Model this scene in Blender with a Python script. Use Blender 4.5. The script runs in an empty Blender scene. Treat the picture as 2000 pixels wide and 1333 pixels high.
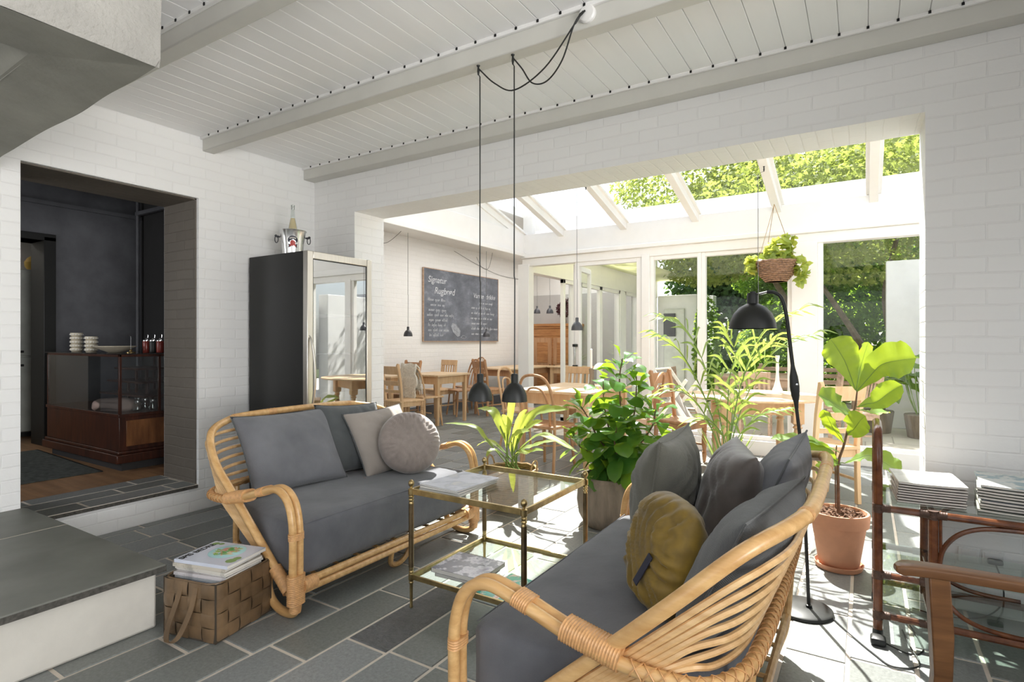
import bpy, bmesh, math, random
import numpy as np
from mathutils import Vector, Matrix, Euler, noise
random.seed(7)
PI = math.pi
sc = bpy.context.scene
col = sc.collection
# ------------------------------------------------------------------ camera
CAM_H = 1.25
FPX = 1101.0                                   # focal length in pixels of the 2000 wide frame
YAW = math.atan(690 / 1101)
cd = bpy.data.cameras.new('camera')
cam = bpy.data.objects.new('camera', cd); col.objects.link(cam)
cam.location = (0, 0, CAM_H)
cam.rotation_euler = (PI / 2, 0, YAW)
cd.sensor_width = 36; cd.lens = 36 * FPX / 2000
cd.clip_start = .05; cd.clip_end = 200
sc.camera = cam
CY, SY = math.cos(YAW), math.sin(YAW)
def at(x, y, Y):
    """measuring aid: the point at world depth Y that the photograph shows at pixel x, y"""
    r = (x - 1000) / FPX; q = (666 - y) / FPX
    d = Y / (SY * r + CY)
    return Vector(((CY * r - SY) * d, Y, CAM_H + q * d))
# ------------------------------------------------------------------ view, world, sun
sc.view_settings.view_transform = 'Standard'
sc.view_settings.look = 'None'
sc.view_settings.exposure = 1.64
sc.view_settings.gamma = 1
sc.view_settings.use_curve_mapping = False
w = bpy.data.worlds.new('world'); sc.world = w; w.use_nodes = True
nt = w.node_tree; nt.nodes.clear()
wo = nt.nodes.new('ShaderNodeOutputWorld'); bg = nt.nodes.new('ShaderNodeBackground')
sky = nt.nodes.new('ShaderNodeTexSky'); sky.sky_type = 'NISHITA'; sky.sun_disc = False
SUN_EL, SUN_AZ = math.radians(55), math.atan2(.32, .57)       # azimuth from +Y towards -X
sky.sun_elevation = SUN_EL; sky.sun_rotation = -SUN_AZ
sky.air_density = 1.0; sky.dust_density = 2.2; sky.ozone_density = 1.0
hs = nt.nodes.new('ShaderNodeHueSaturation'); hs.inputs['Saturation'].default_value = .42
nt.links.new(sky.outputs[0], hs.inputs['Color']); nt.links.new(hs.outputs[0], bg.inputs['Color'])
bg.inputs['Strength'].default_value = .13
nt.links.new(bg.outputs[0], wo.inputs['Surface'])
sd = bpy.data.lights.new('sun', 'SUN'); sd.energy = 5.6; sd.angle = math.radians(.7); sd.color = (1, .965, .91)
sun = bpy.data.objects.new('sun', sd); col.objects.link(sun)
sdir = Vector((-math.sin(SUN_AZ) * math.cos(SUN_EL), math.cos(SUN_AZ) * math.cos(SUN_EL), math.sin(SUN_EL)))
sun.rotation_euler = sdir.to_track_quat('Z', 'Y').to_euler(); sun.location = (-6, 12, 14)
# area lamps added out of view as fill for the lounge and wing
def area_light(name, loc, rot, sx, sy, e, c=(1, .99, .98), spread=180):
    a = bpy.data.lights.new(name, 'AREA'); a.shape = 'RECTANGLE'; a.size = sx; a.size_y = sy; a.energy = e; a.color = c; a.spread = math.radians(spread)
    o = bpy.data.objects.new(name, a); col.objects.link(o); o.location = loc; o.rotation_euler = rot
    return o
area_light('fill_rear', (-1.2, -2.9, 1.5), (math.radians(128), 0, 0), 4.6, 1.9, 11, (1, .99, .98), spread=120)  # added fill behind the camera, tilted up to lift the ceiling
area_light('fill_side', (2.9, -.6, 1.4), (math.radians(108), 0, math.radians(90)), 3.0, 1.7, 42, spread=98)  # added fill for left wall and ceiling, spread narrowed to spare the back wall
area_light('fill_wing', (-5.0, 8.4, 2.93), (0, 0, 0), 1.2, 5.0, 21, (1, .98, .95))  # added lamp below the solid wing ceiling, brightens the chalkboard wall
sc.cycles.use_denoising = True
sc.cycles.max_bounces = 10; sc.cycles.diffuse_bounces = 5; sc.cycles.glossy_bounces = 4
sc.cycles.transparent_max_bounces = 16; sc.cycles.transmission_bounces = 6
sc.cycles.sample_clamp_indirect = 6; sc.cycles.caustics_reflective = False; sc.cycles.caustics_refractive = False

# ------------------------------------------------------------------ materials
def new_mat(name):
    m = bpy.data.materials.new(name); m.use_nodes = True
    n = m.node_tree; b = n.nodes['Principled BSDF']
    return m, n, b
def ramp(n, fac, stops):
    r = n.nodes.new('ShaderNodeValToRGB')
    e = r.color_ramp.elements
    while len(e) > 1: e.remove(e[-1])
    e[0].position = stops[0][0]; e[0].color = (*stops[0][1], 1)
    for p, c in stops[1:]:
        k = e.new(p); k.color = (*c, 1)
    n.links.new(fac, r.inputs[0]); return r.outputs[0]
def objco(n, scale=(1, 1, 1), rot=(0, 0, 0)):
    t = n.nodes.new('ShaderNodeTexCoord'); mp = n.nodes.new('ShaderNodeMapping')
    n.links.new(t.outputs['Object'], mp.inputs[0]); mp.inputs['Scale'].default_value = scale; mp.inputs['Rotation'].default_value = rot
    return mp.outputs[0]
def noi(n, vec, scale, detail=4, rough=.55):
    t = n.nodes.new('ShaderNodeTexNoise'); t.inputs['Scale'].default_value = scale
    t.inputs['Detail'].default_value = detail; t.inputs['Roughness'].default_value = rough
    if vec is not None: n.links.new(vec, t.inputs['Vector'])
    return t.outputs['Fac']
def bump(n, b, h, strength=.3, dist=.002, prev=None):
    k = n.nodes.new('ShaderNodeBump'); k.inputs['Strength'].default_value = strength; k.inputs['Distance'].default_value = dist
    n.links.new(h, k.inputs['Height'])
    if prev is not None: n.links.new(prev, k.inputs['Normal'])
    n.links.new(k.outputs[0], b.inputs['Normal']); return k.outputs[0]
def mul(c, k): return tuple(min(1, v * k) for v in c)
def mat(name, c, rough=.5, metal=0, var=.12, vs=6, bs=0, bscale=40, bd=.002, stretch=(1, 1, 1), spec=None, sheen=0):
    m, n, b = new_mat(name)
    v = objco(n, stretch)
    n.links.new(ramp(n, noi(n, v, vs), [(.3, mul(c, 1 - var)), (.7, mul(c, 1 + var))]), b.inputs['Base Color'])
    b.inputs['Roughness'].default_value = rough; b.inputs['Metallic'].default_value = metal
    if spec is not None: b.inputs['Specular IOR Level'].default_value = spec
    if sheen: b.inputs['Sheen Weight'].default_value = sheen; b.inputs['Sheen Roughness'].default_value = .4
    if bs: bump(n, b, noi(n, v, bscale), bs, bd)
    return m
def wood(name, c1, c2, rough=.42, axis=0, sc_=1.0, grain=14):
    m, n, b = new_mat(name)
    s = [grain * sc_] * 3; s[axis] = 1.1 * sc_
    v = objco(n, s)
    f = noi(n, v, 1.6, 6, .6)
    n.links.new(ramp(n, f, [(.3, c1), (.52, tuple((a + b_) / 2 for a, b_ in zip(c1, c2))), (.7, c2)]), b.inputs['Base Color'])
    b.inputs['Roughness'].default_value = rough
    bump(n, b, f, .15, .001); return m
def fabric(name, c, scale=900, var=.1, rough=.95, mix=None, bs=.35, sheen=.2, bigb=.35):
    m, n, b = new_mat(name)
    v = objco(n)
    wv = n.nodes.new('ShaderNodeTexWave'); wv.wave_type = 'BANDS'; wv.bands_direction = 'DIAGONAL'
    wv.inputs['Scale'].default_value = scale / 6; wv.inputs['Distortion'].default_value = 2; n.links.new(v, wv.inputs['Vector'])
    fine = noi(n, v, scale, 2)
    big = noi(n, v, 5, 3)
    a = n.nodes.new('ShaderNodeMath'); a.operation = 'MULTIPLY_ADD'; n.links.new(fine, a.inputs[0]); a.inputs[1].default_value = .6
    n.links.new(big, a.inputs[2])
    n.links.new(ramp(n, a.outputs[0], [(.5, mul(c, 1 - 1.6 * var)), (1.05, mul(mix or c, 1 + 1.6 * var))]), b.inputs['Base Color'])
    b.inputs['Roughness'].default_value = rough
    b.inputs['Sheen Weight'].default_value = sheen
    h = bump(n, b, wv.outputs['Fac'], bs, .0008)
    bump(n, b, noi(n, v, 9, 4, .6), bigb, .012, h)
    return m
def leafmat(name, c1, c2, tr, rough=.35, scale=8, tmix=.5):
    m, n, b = new_mat(name)
    v = objco(n)
    cc = ramp(n, noi(n, v, scale, 3), [(.3, c1), (.7, c2)])
    n.links.new(cc, b.inputs['Base Color']); b.inputs['Roughness'].default_value = rough
    t = n.nodes.new('ShaderNodeBsdfTranslucent'); t.inputs['Color'].default_value = (*tr, 1)
    mx = n.nodes.new('ShaderNodeMixShader'); mx.inputs[0].default_value = tmix
    out = n.nodes['Material Output']
    n.links.new(b.outputs[0], mx.inputs[1]); n.links.new(t.outputs[0], mx.inputs[2]); n.links.new(mx.outputs[0], out.inputs['Surface'])
    return m
def glass(name, tint=(.97, .99, .98), refl=1.0, base=.02, rough=.0):
    """thin pane: transparent body with Fresnel reflection"""
    m = bpy.data.materials.new(name); m.use_nodes = True; n = m.node_tree; n.nodes.clear()
    out = n.nodes.new('ShaderNodeOutputMaterial'); tr = n.nodes.new('ShaderNodeBsdfTransparent'); gl = n.nodes.new('ShaderNodeBsdfGlossy')
    tr.inputs[0].default_value = (*tint, 1); gl.inputs['Roughness'].default_value = rough
    lw = n.nodes.new('ShaderNodeLayerWeight'); lw.inputs['Blend'].default_value = .5     # Facing = 1 - |cos|, same on both sides of the pane
    pw = n.nodes.new('ShaderNodeMath'); pw.operation = 'POWER'; pw.inputs[1].default_value = 4.2; n.links.new(lw.outputs['Facing'], pw.inputs[0])
    ma = n.nodes.new('ShaderNodeMath'); ma.operation = 'MULTIPLY_ADD'; ma.use_clamp = True
    ma.inputs[1].default_value = refl * .9; ma.inputs[2].default_value = .045 * refl + base
    n.links.new(pw.outputs[0], ma.inputs[0])
    mx = n.nodes.new('ShaderNodeMixShader')
    n.links.new(ma.outputs[0], mx.inputs[0]); n.links.new(tr.outputs[0], mx.inputs[1]); n.links.new(gl.outputs[0], mx.inputs[2])
    n.links.new(mx.outputs[0], out.inputs['Surface'])
    return m
def brick(name, c, rough=.55, bw=.235, bh=.0745, mortar=.006, strength=.42, dist=.005, cvar=.012, mortar_c=None):
    """painted brickwork, laid on whichever way the face looks"""
    m, n, b = new_mat(name)
    g = n.nodes.new('ShaderNodeNewGeometry'); sp = n.nodes.new('ShaderNodeSeparateXYZ'); sn = n.nodes.new('ShaderNodeSeparateXYZ')
    n.links.new(g.outputs['Position'], sp.inputs[0]); n.links.new(g.outputs['True Normal'], sn.inputs[0])
    def absgt(s):
        a = n.nodes.new('ShaderNodeMath'); a.operation = 'ABSOLUTE'; n.links.new(s, a.inputs[0])
        k = n.nodes.new('ShaderNodeMath'); k.operation = 'GREATER_THAN'; k.inputs[1].default_value = .6; n.links.new(a.outputs[0], k.inputs[0]); return k.outputs[0]
    def comb(a, c_):
        k = n.nodes.new('ShaderNodeCombineXYZ'); n.links.new(a, k.inputs[0]); n.links.new(c_, k.inputs[1]); return k.outputs[0]
    def mixv(f, a, c_):
        k = n.nodes.new('ShaderNodeMix'); k.data_type = 'VECTOR'; n.links.new(f, k.inputs[0]); n.links.new(a, k.inputs[4]); n.links.new(c_, k.inputs[5]); return k.outputs[1]
    v = mixv(absgt(sn.outputs[0]), comb(sp.outputs[0], sp.outputs[2]), comb(sp.outputs[1], sp.outputs[2]))
    v = mixv(absgt(sn.outputs[2]), v, comb(sp.outputs[1], sp.outputs[0]))
    wob = n.nodes.new('ShaderNodeTexNoise'); wob.inputs['Scale'].default_value = 3.5; n.links.new(g.outputs['Position'], wob.inputs['Vector'])
    sub = n.nodes.new('ShaderNodeVectorMath'); sub.operation = 'SUBTRACT'; n.links.new(wob.outputs['Color'], sub.inputs[0]); sub.inputs[1].default_value = (.5, .5, .5)
    scl = n.nodes.new('ShaderNodeVectorMath'); scl.operation = 'SCALE'; n.links.new(sub.outputs[0], scl.inputs[0]); scl.inputs['Scale'].default_value = .018
    add = n.nodes.new('ShaderNodeVectorMath'); n.links.new(v, add.inputs[0]); n.links.new(scl.outputs[0], add.inputs[1])
    t = n.nodes.new('ShaderNodeTexBrick'); n.links.new(add.outputs[0], t.inputs['Vector'])
    t.inputs['Color1'].default_value = (*mul(c, 1 - cvar), 1); t.inputs['Color2'].default_value = (*mul(c, 1 + cvar), 1)
    t.inputs['Mortar'].default_value = (*(mortar_c or mul(c, .985)), 1)
    t.inputs['Scale'].default_value = 1; t.inputs['Mortar Size'].default_value = mortar; t.inputs['Mortar Smooth'].default_value = .8
    t.inputs['Brick Width'].default_value = bw; t.inputs['Row Height'].default_value = bh
    n.links.new(t.outputs['Color'], b.inputs['Base Color']); b.inputs['Roughness'].default_value = rough
    inv = n.nodes.new('ShaderNodeMath'); inv.operation = 'SUBTRACT'; inv.inputs[0].default_value = 1; n.links.new(t.outputs['Fac'], inv.inputs[1])
    h = bump(n, b, inv.outputs[0], strength, dist)
    tt = n.nodes.new('ShaderNodeTexNoise'); tt.inputs['Scale'].default_value = 22; tt.inputs['Detail'].default_value = 4; n.links.new(g.outputs['Position'], tt.inputs['Vector'])
    bump(n, b, tt.outputs['Fac'], .35, .006, h)
    return m

M = {}
M['brick_white'] = brick('painted_white_brick', (.83, .826, .815))
M['brick_dark'] = brick('painted_taupe_brick', (.13, .112, .09), cvar=.06)
M['brick_step'] = brick('painted_step_brick', (.84, .81, .75), strength=.35)
M['white'] = mat('white_paint', (.82, .81, .79), .4, var=.02)
M['frame'] = mat('white_window_frame', (.84, .825, .80), .35, var=.02)
M['board'] = mat('white_ceiling_board', (.89, .885, .88), .42, var=.03, vs=2, stretch=(3, .4, 3))
M['beam'] = mat('painted_beam', (.60, .59, .545), .45, var=.03)
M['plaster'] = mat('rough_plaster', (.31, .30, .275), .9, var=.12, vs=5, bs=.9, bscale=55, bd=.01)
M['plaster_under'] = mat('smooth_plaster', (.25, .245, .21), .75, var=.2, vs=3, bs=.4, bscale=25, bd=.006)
M['dark_wall'] = mat('charcoal_wall_paint', (.11, .112, .122), .55, var=.25, vs=4, bs=.4, bscale=30)
M['dark_ceiling'] = mat('dark_ceiling_paint', (.028, .027, .027), .7)
M['black'] = mat('black_lacquer', (.006, .006, .005), .5, var=.2)
M['black_matt'] = mat('matt_black_metal', (.009, .010, .009), .46, var=.15)
M['pendant_grey'] = mat('grey_pendant_metal', (.055, .055, .062), .35)
M['grey_line'] = mat('grey_cable', (.12, .12, .12), .6)
M['steel'] = mat('brushed_steel', (.62, .58, .52), .3, .9, var=.08, vs=3, stretch=(60, 60, 1))
M['alu'] = mat('polished_aluminium', (.72, .72, .71), .22, .95, var=.05)
M['chrome'] = mat('chrome', (.7, .7, .7), .15, 1, var=.03)
M['brass'] = mat('aged_brass', (.43, .32, .15), .28, 1, var=.25, vs=25)
M['brass_dark'] = mat('darkened_brass', (.20, .145, .08), .36, .9, var=.3, vs=20)
M['glass'] = glass('window_glass', (.97, .985, .98), .6, .0)
M['shelf_glass'] = glass('table_glass', (.93, .975, .95), 1.0, .03)
M['fridge_glass'] = glass('fridge_door_glass', (.82, .84, .84), 1.1, .34)
M['clear_glass'] = glass('clear_bottle_glass', (.9, .93, .92), .8, .05)
M['case_glass'] = glass('display_glass', (.9, .92, .92), 1.0, .06)
M['grout'] = mat('pale_grout', (.64, .57, .49), .85, var=.12)
# slate slabs: colour and texture differ slab by slab
m, n, b = new_mat('slate_slab')
g = n.nodes.new('ShaderNodeNewGeometry')
base = ramp(n, g.outputs['Random Per Island'], [(0, (.165, .175, .165)), (.35, (.20, .212, .20)), (.7, (.235, .248, .246)), (1, (.30, .312, .31))])
v = objco(n)
mx = n.nodes.new('ShaderNodeMix'); mx.data_type = 'RGBA'; mx.blend_type = 'MULTIPLY'; mx.inputs[0].default_value = 1
n.links.new(base, mx.inputs[6]); n.links.new(ramp(n, noi(n, v, 70, 6, .7), [(.3, (.72, .72, .72)), (.7, (1.18, 1.18, 1.18))]), mx.inputs[7])
n.links.new(mx.outputs[2], b.inputs['Base Color'])
b.inputs['Roughness'].default_value = .36
bump(n, b, noi(n, v, 120, 5, .6), .35, .0022)
M['slate'] = m
m, n, b = new_mat('riven_slate_slab')
v = objco(n, (1, 1, 1), (0, 0, .5))
n.links.new(ramp(n, noi(n, v, 40, 6, .7), [(.3, (.09, .095, .1)), (.7, (.19, .195, .2))]), b.inputs['Base Color']); b.inputs['Roughness'].default_value = .3
mp = objco(n, (22, 46, 22)); bump(n, b, noi(n, mp, 2.2, 5, .6), 1.0, .012)
M['slate_riven'] = m
M['hearth'] = mat('honed_slate_top', (.17, .172, .152), .5, var=.22, vs=3, bs=.15, bscale=90)
M['hearth_edge'] = mat('rough_slate_edge', (.075, .07, .06), .9, var=.4, vs=60, bs=1, bscale=120, bd=.006)
M['step'] = M['brick_step']
M['plinth'] = mat('whitewashed_plinth', (.60, .57, .51), .75, var=.06, bs=.5, bscale=14, bd=.01)
M['oak_floor'] = wood('old_pine_floor', (.20, .105, .05), (.36, .20, .10), .5, 0)
M['rattan'] = wood('rattan_pole', (.50, .27, .095), (.76, .49, .22), .3, 1, 2.0, 9)
M['rattan2'] = wood('rattan_slat', (.56, .32, .13), (.80, .55, .28), .34, 1, 2.0, 9)
M['cane'] = mat('cane_binding', (.60, .33, .14), .45, var=.18, vs=60)
M['cane_dark'] = mat('dark_cane_binding', (.075, .035, .02), .5, var=.3, vs=60)
M['bamboo_dark'] = wood('stained_bamboo', (.07, .022, .012), (.24, .085, .032), .22, 1, 3, 3)
M['pine'] = wood('pine_light', (.60, .37, .19), (.78, .55, .33), .4, 2, 1.2, 10)
M['pine_top'] = wood('pine_table_top', (.62, .42, .23), (.80, .61, .41), .4, 1, 1.2, 8)
M['pine_dark'] = wood('pine_dark', (.36, .18, .085), (.54, .31, .16), .4, 2, 1.2, 10)
M['oak'] = wood('oak_armchair', (.12, .05, .018), (.26, .12, .045), .38, 0, 2, 12)
M['mahogany'] = wood('mahogany_case', (.022, .007, .004), (.075, .022, .010), .3, 2, 2, 10)
M['cabinet_wood'] = wood('old_cabinet_wood', (.30, .12, .04), (.52, .25, .09), .4, 0, 2, 8)
M['teak'] = wood('weathered_teak', (.38, .25, .17), (.55, .40, .30), .7, 0, 2, 8)
M['seat_grey'] = fabric('grey_wool', (.095, .099, .112), 1100, .08, mix=(.125, .128, .14))
M['back_grey'] = fabric('grey_wool_cushion', (.12, .123, .134), 1000, .07, mix=(.155, .158, .17))
M['dark_grey'] = fabric('charcoal_cushion', (.072, .078, .08), 900, .12)
M['linen_beige'] = fabric('taupe_linen', (.30, .265, .235), 700, .08)
M['velvet_beige'] = fabric('taupe_velvet', (.27, .225, .20), 40, .10, .8, bs=.0, sheen=.4, bigb=.15)
M['linen_olive'] = fabric('olive_grey_linen', (.115, .112, .090), 600, .14, bs=.5)
M['velvet_mustard'] = fabric('mustard_velvet', (.17, .105, .008), 30, .25, .6, bs=.0, sheen=.25, bigb=.15)
M['velvet_brown'] = fabric('brown_velvet', (.060, .047, .040), 30, .2, .6, bs=.0, sheen=.5, bigb=.15)
M['rib_grey'] = fabric('ribbed_grey', (.09, .095, .097), 700, .2, bs=.8)
M['navy'] = mat('navy_label', (.02, .022, .04), .7)
M['thread'] = mat('pale_thread', (.33, .33, .33), .8)
M['leather'] = mat('woven_brown_leather', (.16, .10, .052), .36, var=.35, vs=9, bs=.3, bscale=30)
M['leather_in'] = mat('leather_lining', (.06, .045, .03), .8)
M['wicker'] = mat('wicker', (.38, .24, .11), .65, var=.35, vs=40)
M['wicker_dark'] = mat('dark_wicker', (.26, .15, .09), .7, var=.5, vs=50)
M['terracotta'] = mat('terracotta', (.60, .30, .18), .8, var=.12, vs=7, bs=.2, bscale=60)
M['grey_pot'] = mat('weathered_clay_pot', (.20, .165, .125), .85, var=.28, vs=6, bs=.7, bscale=45, bd=.005, stretch=(3, 3, .6))
M['soil'] = mat('potting_soil', (.03, .022, .016), .95, var=.4, vs=60, bs=1, bscale=70, bd=.02)
M['bark_chips'] = mat('bark_chips', (.13, .065, .035), .9, var=.6, vs=80)
M['stem'] = mat('brown_stem', (.16, .085, .05), .7, var=.3, vs=40)
M['stem_green'] = mat('green_stem', (.17, .27, .07), .5, var=.2)
M['leaf_rubber'] = leafmat('glossy_leaf', (.035, .13, .028), (.09, .24, .045), (.34, .50, .03), .2, 10, .38)
M['leaf_fig'] = leafmat('fig_leaf', (.11, .24, .05), (.2, .34, .07), (.42, .52, .02), .4, 14, .42)
M['leaf_palm'] = leafmat('palm_leaf', (.12, .24, .06), (.26, .40, .10), (.40, .47, .09), .3, 12, .42)
M['leaf_tongue'] = leafmat('tongue_leaf', (.16, .27, .09), (.34, .42, .15), (.60, .66, .10), .35, 10, .5)
M['leaf_pilea'] = leafmat('trailing_leaf', (.22, .34, .07), (.42, .50, .12), (.66, .68, .1), .4, 10, .5)
M['leaf_maple'] = leafmat('maple_leaf', (.13, .19, .05), (.27, .31, .09), (.42, .50, .10), .75, 2, .48)
M['leaf_hedge'] = leafmat('hedge_leaf', (.05, .13, .025), (.15, .27, .06), (.34, .52, .06), .8, 2, .48)
M['leaf_dark'] = leafmat('dark_tree_leaf', (.04, .09, .035), (.11, .18, .065), (.18, .30, .06), .8, 2, .4)
M['trunk'] = mat('tree_bark', (.14, .115, .075), .9, var=.3, vs=10, bs=.8, bscale=20, bd=.02)
M['patio'] = None
m, n, b = new_mat('patio_stone')
t = n.nodes.new('ShaderNodeTexBrick'); n.links.new(objco(n), t.inputs['Vector'])
t.inputs['Color1'].default_value = (.60, .55, .48, 1); t.inputs['Color2'].default_value = (.66, .61, .54, 1); t.inputs['Mortar'].default_value = (.42, .37, .32, 1)
t.inputs['Scale'].default_value = 1; t.inputs['Brick Width'].default_value = .6; t.inputs['Row Height'].default_value = .6; t.inputs['Mortar Size'].default_value = .008
n.links.new(t.outputs['Color'], b.inputs['Base Color']); b.inputs['Roughness'].default_value = .85
M['patio'] = m
M['garden_wall'] = mat('white_rendered_wall', (.74, .74, .74), .8, var=.03, bs=.3, bscale=12)
M['paper'] = mat('paper_edges', (.72, .69, .63), .9, var=.12, vs=30, stretch=(1, 1, 40))
M['fridge_white'] = mat('white_enamel', (.55, .57, .52), .3)
M['cream'] = mat('cream_ceramic', (.62, .56, .44), .3, var=.08)
M['wax'] = mat('white_wax', (.86, .85, .82), .4, var=.02)
M['wool'] = mat('sheepskin_wool', (.74, .70, .62), .95, var=.12, vs=40)
M['chalk'] = mat('chalk_white', (.56, .58, .62), .9, var=.35, vs=30)
M['socket'] = mat('white_plastic', (.75, .75, .74), .35, var=.02)
M['rug'] = mat('dark_woven_rug', (.055, .062, .055), .95, var=.5, vs=25, bs=.6, bscale=120)
M['red'] = mat('red_enamel', (.22, .03, .02), .3)
M['red_emblem'] = mat('red_emblem', (.5, .06, .05), .5)
M['liquid'] = mat('straw_wine', (.75, .60, .36), .15, var=.05)
M['lamp_gold'] = mat('golden_lamp_shade', (.40, .26, .05), .5)
M['gap'] = mat('open_board_joint', (.008, .008, .008), .9)
# chalkboard with rubbed-out chalk clouds
m, n, b = new_mat('chalkboard_slate')
n.links.new(ramp(n, noi(n, objco(n, (1, 1, 1.6)), 2.6, 7, .68), [(.32, (.10, .11, .135)), (.55, (.165, .18, .215)), (.74, (.31, .33, .38))]), b.inputs['Base Color'])
b.inputs['Roughness'].default_value = .8; M['chalkboard'] = m

# ------------------------------------------------------------------ mesh building
class MB:
    def __init__(s): s.v = []; s.f = []; s.mi = []; s.cur = 0
    def add(s, vs, fs):
        o = len(s.v); s.v.extend([tuple(p) for p in vs]); s.f.extend([tuple(i + o for i in f) for f in fs]); s.mi.extend([s.cur] * len(fs)); return s
    def box(s, x0, x1, y0, y1, z0, z1, rot=None, piv=None):
        vs = [Vector((x, y, z)) for x in (x0, x1) for y in (y0, y1) for z in (z0, z1)]
        if rot is not None:
            c = Vector(piv) if piv is not None else Vector(((x0 + x1) / 2, (y0 + y1) / 2, (z0 + z1) / 2))
            vs = [rot @ (p - c) + c for p in vs]
        return s.add(vs, [(0, 1, 3, 2), (4, 6, 7, 5), (0, 4, 5, 1), (2, 3, 7, 6), (0, 2, 6, 4), (1, 5, 7, 3)])
    def tube(s, pts, r, seg=8, closed=False, cap=True, sq=None):
        pts = [Vector(p) for p in pts]; n = len(pts)
        rr = r if hasattr(r, '__len__') else [r] * n
        tan = []
        for i in range(n):
            a = pts[(i - 1) % n] if (closed or i > 0) else pts[i]
            b = pts[(i + 1) % n] if (closed or i < n - 1) else pts[i]
            t = (b - a); tan.append(t.normalized() if t.length > 1e-9 else Vector((0, 0, 1)))
        u = tan[0].orthogonal().normalized(); fr = [u]
        for i in range(1, n):
            ax = tan[i - 1].cross(tan[i])
            if ax.length > 1e-8:
                u = Matrix.Rotation(tan[i - 1].angle(tan[i]), 3, ax.normalized()) @ u
            u = (u - tan[i] * u.dot(tan[i])).normalized(); fr.append(u)
        vs = []; fs = []
        for i in range(n):
            wv = tan[i].cross(fr[i])
            for k in range(seg):
                a = 2 * PI * k / seg
                vs.append(pts[i] + (fr[i] * math.cos(a) + wv * math.sin(a)) * rr[i])
        for i in range(n if closed else n - 1):
            j = (i + 1) % n
            for k in range(seg):
                k2 = (k + 1) % seg
                fs.append((i * seg + k, i * seg + k2, j * seg + k2, j * seg + k))
        if cap and not closed:
            fs.append(tuple(range(seg))[::-1]); fs.append(tuple((n - 1) * seg + k for k in range(seg)))
        return s.add(vs, fs)
    def lathe(s, prof, c=(0, 0, 0), seg=24, axis=None):
        c = Vector(c); R = Matrix.Identity(3)
        if axis is not None: R = Vector((0, 0, 1)).rotation_difference(Vector(axis).normalized()).to_matrix()
        vs = []; fs = []; n = len(prof)
        for r, z in prof:
            for k in range(seg):
                a = 2 * PI * k / seg
                vs.append(c + R @ Vector((r * math.cos(a), r * math.sin(a), z)))
        for i in range(n - 1):
            for k in range(seg):
                k2 = (k + 1) % seg
                fs.append((i * seg + k, i * seg + k2, (i + 1) * seg + k2, (i + 1) * seg + k))
        if prof[0][0] > 1e-4: fs.append(tuple(range(seg))[::-1])
        if prof[-1][0] > 1e-4: fs.append(tuple((n - 1) * seg + k for k in range(seg)))
        return s.add(vs, fs)
    def prism(s, poly, x0, x1, ax=0):
        """outline poly (2D) pushed along axis ax from x0 to x1"""
        def mk(p, t): return (t, p[0], p[1]) if ax == 0 else ((p[0], t, p[1]) if ax == 1 else (p[0], p[1], t))
        n = len(poly); vs = [mk(p, x0) for p in poly] + [mk(p, x1) for p in poly]
        fs = [tuple(range(n))[::-1], tuple(range(n, 2 * n))] + [(i, (i + 1) % n, (i + 1) % n + n, i + n) for i in range(n)]
        return s.add(vs, fs)
    def grid(s, fn, nu, nv, closed_u=False):
        vs = [fn(i / nu, j / nv) for i in range(nu + 1) for j in range(nv + 1)]
        fs = [(i * (nv + 1) + j, (i + 1) * (nv + 1) + j, (i + 1) * (nv + 1) + j + 1, i * (nv + 1) + j + 1) for i in range(nu) for j in range(nv)]
        return s.add(vs, fs)
def crom(pts, n=6, closed=False):
    P = [Vector(p) for p in pts]; out = []; L = len(P)
    for i in range(L if closed else L - 1):
        p0 = P[(i - 1) % L] if (closed or i > 0) else P[0] * 2 - P[1]
        p1 = P[i]; p2 = P[(i + 1) % L]
        p3 = P[(i + 2) % L] if (closed or i + 2 < L) else P[-1] * 2 - P[-2]
        for k in range(n):
            t = k / n
            out.append(.5 * ((2 * p1) + (p2 - p0) * t + (2 * p0 - 5 * p1 + 4 * p2 - p3) * t * t + (3 * p1 - p0 - 3 * p2 + p3) * t ** 3))
    if not closed: out.append(P[-1])
    return out
def obj(name, mb, m, parent=None, smooth=True, bevel=0, loc=None, sharp=35, solid=0):
    me = bpy.data.meshes.new(name); me.from_pydata(mb.v, [], mb.f)
    ms = m if isinstance(m, (list, tuple)) else [m]
    for k in ms: me.materials.append(k)
    if len(ms) > 1: me.polygons.foreach_set('material_index', mb.mi)
    bm = bmesh.new(); bm.from_mesh(me); bmesh.ops.recalc_face_normals(bm, faces=bm.faces) if solid != -1 else None; bm.to_mesh(me); bm.free()
    if smooth:
        me.polygons.foreach_set('use_smooth', [True] * len(me.polygons)); me.set_sharp_from_angle(angle=math.radians(sharp))
    o = bpy.data.objects.new(name, me); col.objects.link(o)
    if parent is not None: o.parent = parent
    if loc is not None: o.location = loc
    if bevel:
        k = o.modifiers.new('edges', 'BEVEL'); k.width = bevel; k.segments = 2; k.limit_method = 'ANGLE'; k.angle_limit = math.radians(40)
    if solid > 0:
        k = o.modifiers.new('thickness', 'SOLIDIFY'); k.thickness = solid; k.offset = 0
    return o
def tag(o, label, cat, group=None, kind=None):
    o['label'] = label; o['category'] = cat
    if group: o['group'] = group
    if kind: o['kind'] = kind
    return o
def thing(name, label, cat, loc=(0, 0, 0), rz=0, group=None):
    o = bpy.data.objects.new(name, None); o.empty_display_size = .1; col.objects.link(o)
    o.location = loc; o.rotation_euler = (0, 0, rz); return tag(o, label, cat, group)
def struct(name, mb, m, parent=None, **k):
    o = obj(name, mb, m, parent, **k)
    if parent is None: o['kind'] = 'structure'
    return o
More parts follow.
